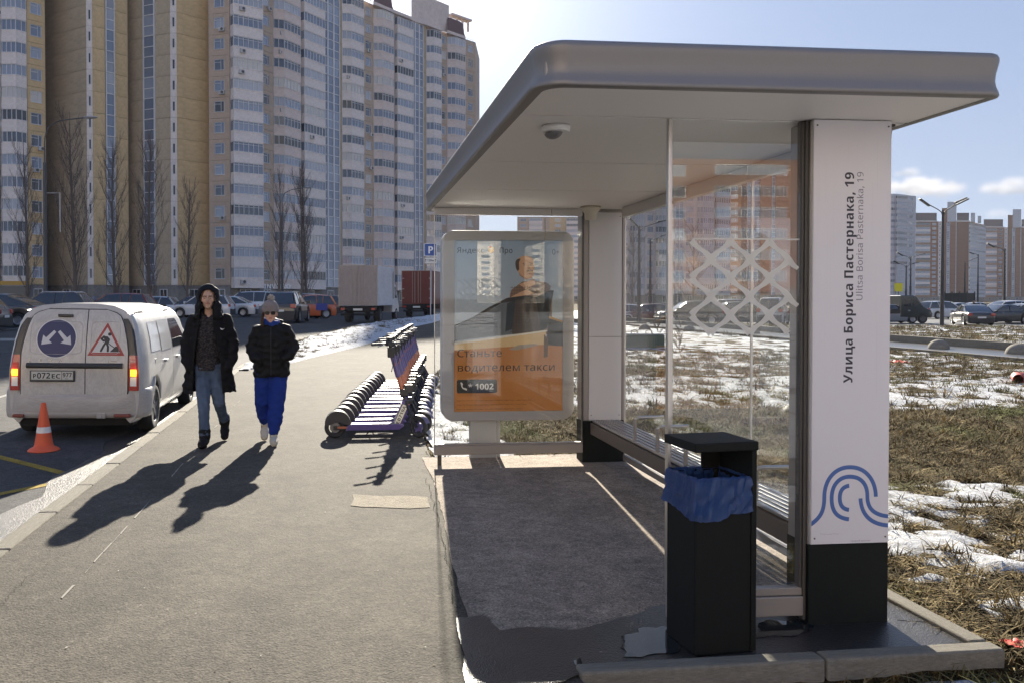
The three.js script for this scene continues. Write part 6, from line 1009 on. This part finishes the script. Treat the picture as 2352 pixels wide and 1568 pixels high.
  part('bobble', sdfMesh((x, y, z) => ell(x, y, z, [-.005, 1.69, -.01], [.042, .04, .042]) + .012 * n3a(x * 60, y * 60, z * 60), [-.08, 1.62, -.08], [.07, 1.76, .07], .006), cloth([.26, .235, .22], 1), hat);
  const lens = (s) => slab(roundRect(-.026, -.021, .026, .021, .017), -.002, .003, .001).rotateY(s * .18).translate(-.012 + s * .0335, 1.516, .0985 + .004);
  const sg = part('sunglasses', merge([bar([-.012 - .012, 1.522, .107], [-.012 + .012, 1.522, .107], .003), bar([-.012 - .062, 1.524, .095], [-.012 - .075, 1.524, -.005], .003), bar([-.012 + .062, 1.524, .095], [-.012 + .075, 1.524, -.005], .003)]), blackPlastic, m);
  for (const s of [1, -1]) part('lens', lens(s), phys([.006, .006, .007], .25, { specularIntensity: .6 }), sg);
  part('hair', tube([[-.085, 1.53, .02], [-.1, 1.47, .05], [-.105, 1.41, .085], [-.1, 1.36, .11]], .017, 7, 20), cloth([.06, .035, .02], .8), m);
  const cream = std([.42, .385, .32], .7);
  for (const [a, h, t] of [[LA, [-.088, .14, -.29], [-.09, .045, -.16]], [RA, [.022, .052, .1], [.03, .042, .28]]]) { const pts = boot(a, h, t, .05); part('shoe', sdfMesh((x, y, z) => Math.max(chainD(x, y, z, pts) + .002 * Math.sin(z * 120), -.001 - y), [Math.min(a[0], t[0]) - .1, -.02, Math.min(h[2], t[2]) - .1], [Math.max(a[0], t[0]) + .1, .3, Math.max(a[2], t[2]) + .1], .008), cream, m); }
}
{ // far pedestrians
  const far = (u, d, h, label, col, y0) => { const p = atD(u, d), m = thing('person', label, 'person', [p.x, y0 ?? gh(p.x, p.z) - .12, p.z], -YAW), k = h / 1.75; const f = (x, y, z) => { x /= k; y /= k; z /= k; let q = smin(stack(x, y, z, [[.5, .2, .16, 0, 0], [1.0, .22, .15, 0, 0], [1.4, .2, .12, 0, 0], [1.5, .08, .08, 0, 0]]), ell(x, y, z, [0, 1.62, 0], [.1, .13, .11]), .05); for (const s of [1, -1]) q = Math.min(q, chainD(x, y, z, [[s * .09, .8, 0, .09], [s * .1, .4, s * .08, .065], [s * .1, .06, s * .15, .05]]), chainD(x, y, z, [[s * .2, 1.38, 0, .07], [s * .26, 1.1, 0, .06], [s * .22, .88, .06, .05]])); return q * k; }; part('body', tint(sdfMesh(f, [-.4, -.02, -.3], [.4, 1.85 * k, .3], .03), (x, y, z) => (y > 1.5 * k && z > .05 ? [.3, .2, .15] : col)), cloth([1, 1, 1], .9, { vertexColors: true }), m); };
  far(376, 76, 1.78, 'distant person in dark clothes standing behind the parked silver estate car', [.015, .015, .018]);
  far(2238, 72, 1.75, 'distant person in a dark hood behind the black sedan in the lot', [.02, .018, .016], -.245);
}
// ------------------------------------------------------------------ bare trees, lamps, sign, small things
const barkMat = std([.14, .115, .095], .95), twigMat = std([.13, .102, .088], .95);
function twig(a, b, r0, r1, n) { const g = new THREE.CylinderGeometry(r1, r0, 1, n, 1, true), A = V(...a), B = V(...b), d = B.clone().sub(A), L = d.length(); g.scale(1, L, 1); g.applyQuaternion(new THREE.Quaternion().setFromUnitVectors(V(0, 1, 0), d.normalize())); return g.translate((a[0] + b[0]) / 2, (a[1] + b[1]) / 2, (a[2] + b[2]) / 2); }
function poplar(label, x, z, h, seed, o = {}) { // upright, narrow: limbs sweep up close to the trunk
  const y0 = gh(x, z) - .12, t = thing(o.name ?? 'poplar_tree', label, 'tree', [x, y0, z], 0, o.group), r = rng(seed), trunk = [], crown = [], spread = o.spread ?? 1;
  const n = 9; let p = [0, 0, 0];
  const axis = (k) => [h * .012 * Math.sin(k * 3 + seed), k * h, h * .012 * Math.cos(k * 2.3 + seed)];
  for (let i = 0; i < n; i++) { const q = axis((i + 1) / n); trunk.push(twig(p, q, mix(.2, .02, i / n) * h / 18, mix(.2, .02, (i + 1) / n) * h / 18, 7)); p = q; }
  const branch = (a, dir, len, rad, lvl) => {
    let q = a, d = V(...dir); const segs = lvl === 0 ? 5 : 3;
    for (let i = 0; i < segs; i++) {
      d.x += (r() - .5) * .16; d.z += (r() - .5) * .16; d.y += .16; d.normalize();
      const e = [q[0] + d.x * len / segs, q[1] + d.y * len / segs, q[2] + d.z * len / segs];
      crown.push(twig(q, e, .0035 + rad * (1 - i / segs * .8), .0035 + rad * (1 - (i + 1) / segs * .8), lvl === 0 ? 5 : 3));
      if (lvl < 2) for (let k = 0, m = 2; k < m; k++) { const a2 = r() * 6.283, s = .55; branch([mix(q[0], e[0], r()), mix(q[1], e[1], r()), mix(q[2], e[2], r())], [d.x + Math.cos(a2) * s, d.y + .25, d.z + Math.sin(a2) * s], len * (.3 + .2 * r()), rad * .42, lvl + 1); }
      q = e;
    }
  };
  const m = o.limbs ?? 34;
  for (let i = 0; i < m; i++) { const k = mix(.07, .9, Math.pow(i / m, .85)), a = i * 2.4 + r(), len = h * mix(.26, .1, k) * (.8 + .5 * r()); branch(axis(k), [Math.cos(a) * .5 * spread, .8, Math.sin(a) * .5 * spread], len, .045 * h / 18 * mix(1, .5, k), 0); }
  part('trunk', trunk, barkMat, t); part('crown', crown, twigMat, t);
  return t;
}
const PT = 'bare poplars in front of the yellow block';
for (const [u, d, top, seed, lab, lim] of [[57, 80, 318, 1, 'tall bare poplar at the left end of the poplar row', 24], [167, 84, 258, 2, 'tallest bare poplar, beside the street lamp', 28], [263, 86, 318, 3, 'bare poplar in front of the stair windows nearer the street lamp', 24], [346, 88, 300, 4, 'bare poplar in front of the dark olive wall', 26], [433, 90, 412, 5, 'smaller bare poplar at the right end of the poplar row', 20]]) {
  const p = atD(u, d), h = (685 - top) / FOC * d + EYE - gh(p.x, p.z) + .12; poplar(lab, p.x, p.z, h, seed, { group: PT, limbs: lim });
}
for (const [u, d, top, seed, lab] of [[640, 96, 388, 6, 'thin bare poplar behind the woman, near the second street lamp'], [690, 98, 372, 7, 'bare twin-stemmed poplar behind the parked cars'], [699, 100, 390, 8, 'bare poplar leaning beside the twin-stemmed one']]) { const p = atD(u, d), h = (685 - top) / FOC * d + EYE; poplar(lab, p.x, p.z, h, seed, { limbs: 17, spread: .9 }); }
for (const [u, d, top, seed, lab] of [[272, 92, 618, 11, 'small young tree at the foot of the yellow wall'], [352, 93, 622, 12, 'small young tree below the olive wall'], [150, 92, 630, 13, 'small bare bush-like tree beside the street lamp foot']]) { const p = atD(u, d), h = (685 - top) / FOC * d + EYE; poplar(lab, p.x, p.z, h, seed, { name: 'young_tree', limbs: 16, spread: 1.6 }); }
{ // bare bush and saplings behind the shelter
  for (const [u, d, hh, seed, lab] of [[1512, 40, 1.5, 21, 'bare twiggy bush behind the shelter glass'], [1563, 27, 1.1, 22, 'thin bare sapling beside the path'], [1720, 70, 9, 23, 'bare tree behind the lattice glass'], [1452, 75, 8.5, 24, 'slim bare tree left of the lattice glass'], [1590, 85, 10, 25, 'tall bare tree against the grey block']]) { const p = atD(u, d); poplar(lab, p.x, p.z, hh, seed, { name: hh < 2 ? 'bare_bush' : 'bare_tree', limbs: hh < 2 ? 12 : 18, spread: 2.2 }); }
}
// curved-arm street lamps by the road
function roadLamp(label, u, d, topV, reach) {
  const p = atD(u, d), y0 = gh(p.x, p.z) - .12, H = (685 - topV) / FOC * d + EYE - y0, t = thing('street_lamp', label, 'street lamp', [p.x, y0, p.z], -YAW), m = std([.06, .062, .065], .6);
  const pole = part('pole', [bar([0, 0, 0], [0, H * .78, 0], .11, .095, 12), bar([0, H * .78, 0], [0, H * .86, 0], .05, .04, 10)], m, t);
  part('arm', tube([[0, H * .85, 0], [.02, H * .9, 0], [.25, H * .955, 0], [.9, H * .985, 0], [reach, H, 0]], .035, 8, 40), m, t);
  part('lamp_head', new THREE.SphereGeometry(.5, 14, 8).scale(.9, .16, .3).translate(reach + .35, H + .02, 0), std([.3, .3, .31], .5), t);
  part('bracket', [span(-.05, .9, H * .63, H * .63 + .03, -.02, .02), span(.86, .9, H * .44, H * .63, -.02, .02)], std([.45, .45, .47], .5), t);
}
roadLamp('tall street lamp with a curved arm beside the poplars', 104, 50, 272, 2.35);
roadLamp('second curved street lamp behind the parked cars, beyond the woman', 648, 78, 432, 2.0);
// lot lamps
function lotLamp(label, u, d, topV, arms, col = [.03, .03, .033]) {
  const p = atD(u, d), y0 = -.25, H = (685 - topV) / FOC * d + EYE - y0, t = thing('lot_lamp', label, 'street lamp', [p.x, y0, p.z], -YAW), m = std(col, .6);
  part('pole', [bar([0, 0, 0], [0, H * .45, 0], .13, .12, 12), bar([0, H * .45, 0], [0, H - .6, 0], .10, .07, 10)], m, t);
  for (const [len, rise, back] of arms) { const a = part('arm', tube([[0, H - 1.1, 0], [len * .1, H - .75, back * .1], [len * .35, H - .55, back * .3], [len, H - .55 + rise, back]], .03, 6, 16), m, t); part('lamp_head', rspan(-.42, .42, -.04, .05, -.14, .14, .03).rotateZ(Math.atan2(rise, len) * .9).translate(len * 1.12, H - .52 + rise * 1.1, back), m, a); }
}
lotLamp('tall dark lamp post with three lamp heads at the edge of the parking lot', 2165, 57, 462, [[-1.1, .38, 0], [1.05, .5, 0], [.55, .3, 1.1]]);
lotLamp('twin-arm lamp post right of the name pillar, the taller of the pair', 2092, 105, 580, [[-1.2, .3, 0], [1.2, .25, 0]]);
lotLamp('twin-arm lamp post right of the name pillar, the shorter of the pair', 2082, 118, 600, [[-1.2, .3, 0], [1.2, .25, 0]]);
lotLamp('far single-arm lamp post in front of the orange tower', 2217, 120, 592, [[1.2, .35, 0]]);
lotLamp('single-arm lamp post in front of the right-hand orange block', 2308, 88, 558, [[-1.3, .25, 0]]);
lotLamp('slim far lamp post between the two orange blocks', 2247, 125, 575, [[-.9, .1, 0]]);
lotLamp('twin-headed lamp post seen through the glass beside the far pillar', 1468, 60, 502, [[1.5, .3, 0], [-.35, .2, 0]]);
lotLamp('hooked lamp post seen through the glass left of the edge post', 1494, 80, 536, [[1.2, .3, 0]]);
// parking sign
{
  const p = atD(989, 46), y0 = gh(p.x, p.z), t = thing('parking_sign', 'blue parking sign with a distance plate on a grey post by the verge', 'sign', [p.x, y0, p.z], -YAW), m = std([.4, .4, .41], .5);
  part('post', bar([0, 0, 0], [0, 4.2, 0], .03, .03, 10), m, t);
  const tx = canvasTex(256, 256, (g) => { g.fillStyle = '#e4e6ea'; g.fillRect(0, 0, 256, 256); g.fillStyle = '#2c559c'; g.beginPath(); g.roundRect(10, 10, 236, 236, 20); g.fill(); g.fillStyle = '#eceef0'; g.font = 'bold 200px sans-serif'; g.fillText('P', 66, 200); });
  const b = part('sign_plate', rspan(-.35, .35, 3.5, 4.2, .035, .05, .005), m, t); part('sign_face', new THREE.PlaneGeometry(.69, .69).translate(0, 3.85, .0525), std([.9, .9, .9], .5, { map: tx }), b);
  const t2 = canvasTex(256, 128, (g) => { g.fillStyle = '#e2e2de'; g.fillRect(0, 0, 256, 128); g.strokeStyle = '#222'; g.lineWidth = 5; g.strokeRect(5, 5, 246, 118); g.fillStyle = '#1d1d1f'; g.font = 'bold 60px sans-serif'; g.fillText('120м', 58, 86, 140); for (const x of [32, 224]) { g.beginPath(); g.moveTo(x, 26); g.lineTo(x + 18, 58); g.lineTo(x + 6, 58); g.lineTo(x + 6, 100); g.lineTo(x - 6, 100); g.lineTo(x - 6, 58); g.lineTo(x - 18, 58); g.fill(); } });
  const c = part('distance_plate', rspan(-.35, .35, 3.1, 3.45, .035, .05, .005), m, t); part('plate_face', new THREE.PlaneGeometry(.69, .34).translate(0, 3.275, .0525), std([.9, .9, .9], .5, { map: t2 }), c);
}
{ const p = atD(2064, 72), t = thing('yellow_sign', 'small yellow sign on a thin post behind the parked cars', 'sign', [p.x, -.25, p.z], -YAW); part('post', bar([0, 0, 0], [0, 2.6, 0], .03, .03, 8), blackPlastic, t); part('sign_plate', rspan(-.35, .35, 2.5, 3.2, .03, .05, .005), std([.6, .55, .02], .5), t); }
// concrete hemispheres along the path
{
  const g = new THREE.SphereGeometry(.33, 28, 12, 0, Math.PI * 2, 0, Math.PI / 2).scale(1, .95, 1), m = concreteMat;
  for (const [u, v] of [[2157, 800], [2338, 812], [1730, 766], [1583, 760], [1481, 757]]) { const p = onY(u, v, -.03); const q = single('concrete_hemisphere', g, m, 'grey concrete hemisphere blocking the wet path', 'bollard', 'hemispheres on the path'); q.position.copy(p); }
}
// green tank with snow on its lid behind the shelter
{
  const p = onY(1488, 797, 0), t = thing('green_skip', 'low green metal box with snow and pipe handles behind the shelter', 'metal box', [p.x - .4, -.02, p.z], -YAW - .05), m = std([.07, .12, .10], .6, { map: tiled(dirtTex, .7) });
  part('body', rspan(-.9, .9, 0, .46, -.6, .3, .02), m, t); part('lid_snow', rspan(-.88, .88, .455, .5, -.58, .28, .02), snowMat, t);
  for (const x of [-.5, -.1, .4]) part('pipe_handle', tube([[x - .1, .46, .1], [x - .1, .58, .1], [x, .62, .1], [x + .1, .58, .1], [x + .1, .46, .1]], .02, 6, 24), std([.3, .27, .22], .6), t);
}
// red litter and pipes on the grass
{
  const red = std([.5, .04, .02], .6, { side: THREE.DoubleSide });
  const scrap = (u, v, s, lab, seed) => { const p = onY(u, v, 0), rows = []; for (let i = 0; i <= 6; i++) { rows.push([]); for (let j = 0; j <= 6; j++) { const x = (i / 6 - .5) * s, z = (j / 6 - .5) * s; rows[i].push([x, .05 * s * 4 * Math.abs(n2a(i * .5 + seed, j * .5)) + .012, z]); } } const q = single('red_litter', loft(rows), red, lab, 'litter'); q.position.set(p.x, grassY(p.x, p.z) + .01, p.z); };
  scrap(2335, 1476, .1, 'crumpled red scrap beside the corner of the low edging', 3); scrap(2065, 830, .45, 'red plastic scrap lying on the grass by the name pillar', 7);
  const p = onY(2338, 874, 0), q = thing('red_pipes', 'pair of red pipe ends lying on the snow by the right edge', 'pipes', [p.x, grassY(p.x, p.z) + .1, p.z], .6);
  const pm = std([.42, .075, .05], .55, { side: THREE.DoubleSide }); for (const [x, z, a] of [[0, 0, .3], [.42, .05, -.15]]) part('pipe', lathe([[.1, -.35], [.1, .35], [.085, .35], [.085, -.35]], 20).rotateZ(Math.PI / 2).rotateY(a).translate(x, .02, z), pm, q);
  // grit and dry leaves on the paving
  const r = rng(55), leaf = new THREE.CircleGeometry(.014, 6).rotateX(-Math.PI / 2).scale(1, 1, .6), list = []; for (let i = 0; i < 150; i++) { const z = mix(-3.8, -19, Math.pow(r(), 1.4)), x = mix(-2.1, z < -9 ? 1.1 : 3, r()); list.push([x, z, .2 + .45 * r(), r() * 6.28, r()]); }
  const im = new THREE.InstancedMesh(leaf, std([1, 1, 1], .95, { side: THREE.DoubleSide }), list.length), M = new THREE.Matrix4(), qq = new THREE.Quaternion(), cc = new THREE.Color(); list.forEach(([x, z, s, a, t], i) => { M.compose(V(x, (x > .65 && z > -8.95 ? .0165 : .006), z), qq.setFromAxisAngle(V(0, 1, 0), a), V(s, s, s)); im.setMatrixAt(i, M); im.setColorAt(i, t < .6 ? cc.setRGB(.36, .33, .28) : cc.setRGB(.08, .06, .04)); });
  im.name = 'grit'; im.userData = { kind: 'stuff', label: 'pale grit and dry leaf scraps scattered on the pavement', category: 'grit' }; scene.add(im);
}
// dark mesh fence behind the lot
{ const A = atD(2170, 112), B = atD(2240, 112), t = thing('lot_fence', 'dark mesh fence at the back of the parking lot', 'fence', [A.x, -.25, A.z], Math.atan2(-(B.z - A.z), B.x - A.x)), L = A.distanceTo(B); part('mesh_panel', span(0, L, .1, 2.6, -.03, .03), std([.02, .025, .025], .8), t); for (let i = 0; i <= 4; i++) part('post', span(i * L / 4 - .05, i * L / 4 + .05, 0, 2.8, -.06, .06), blackPlastic, t); }
renderer.render(scene, camera);
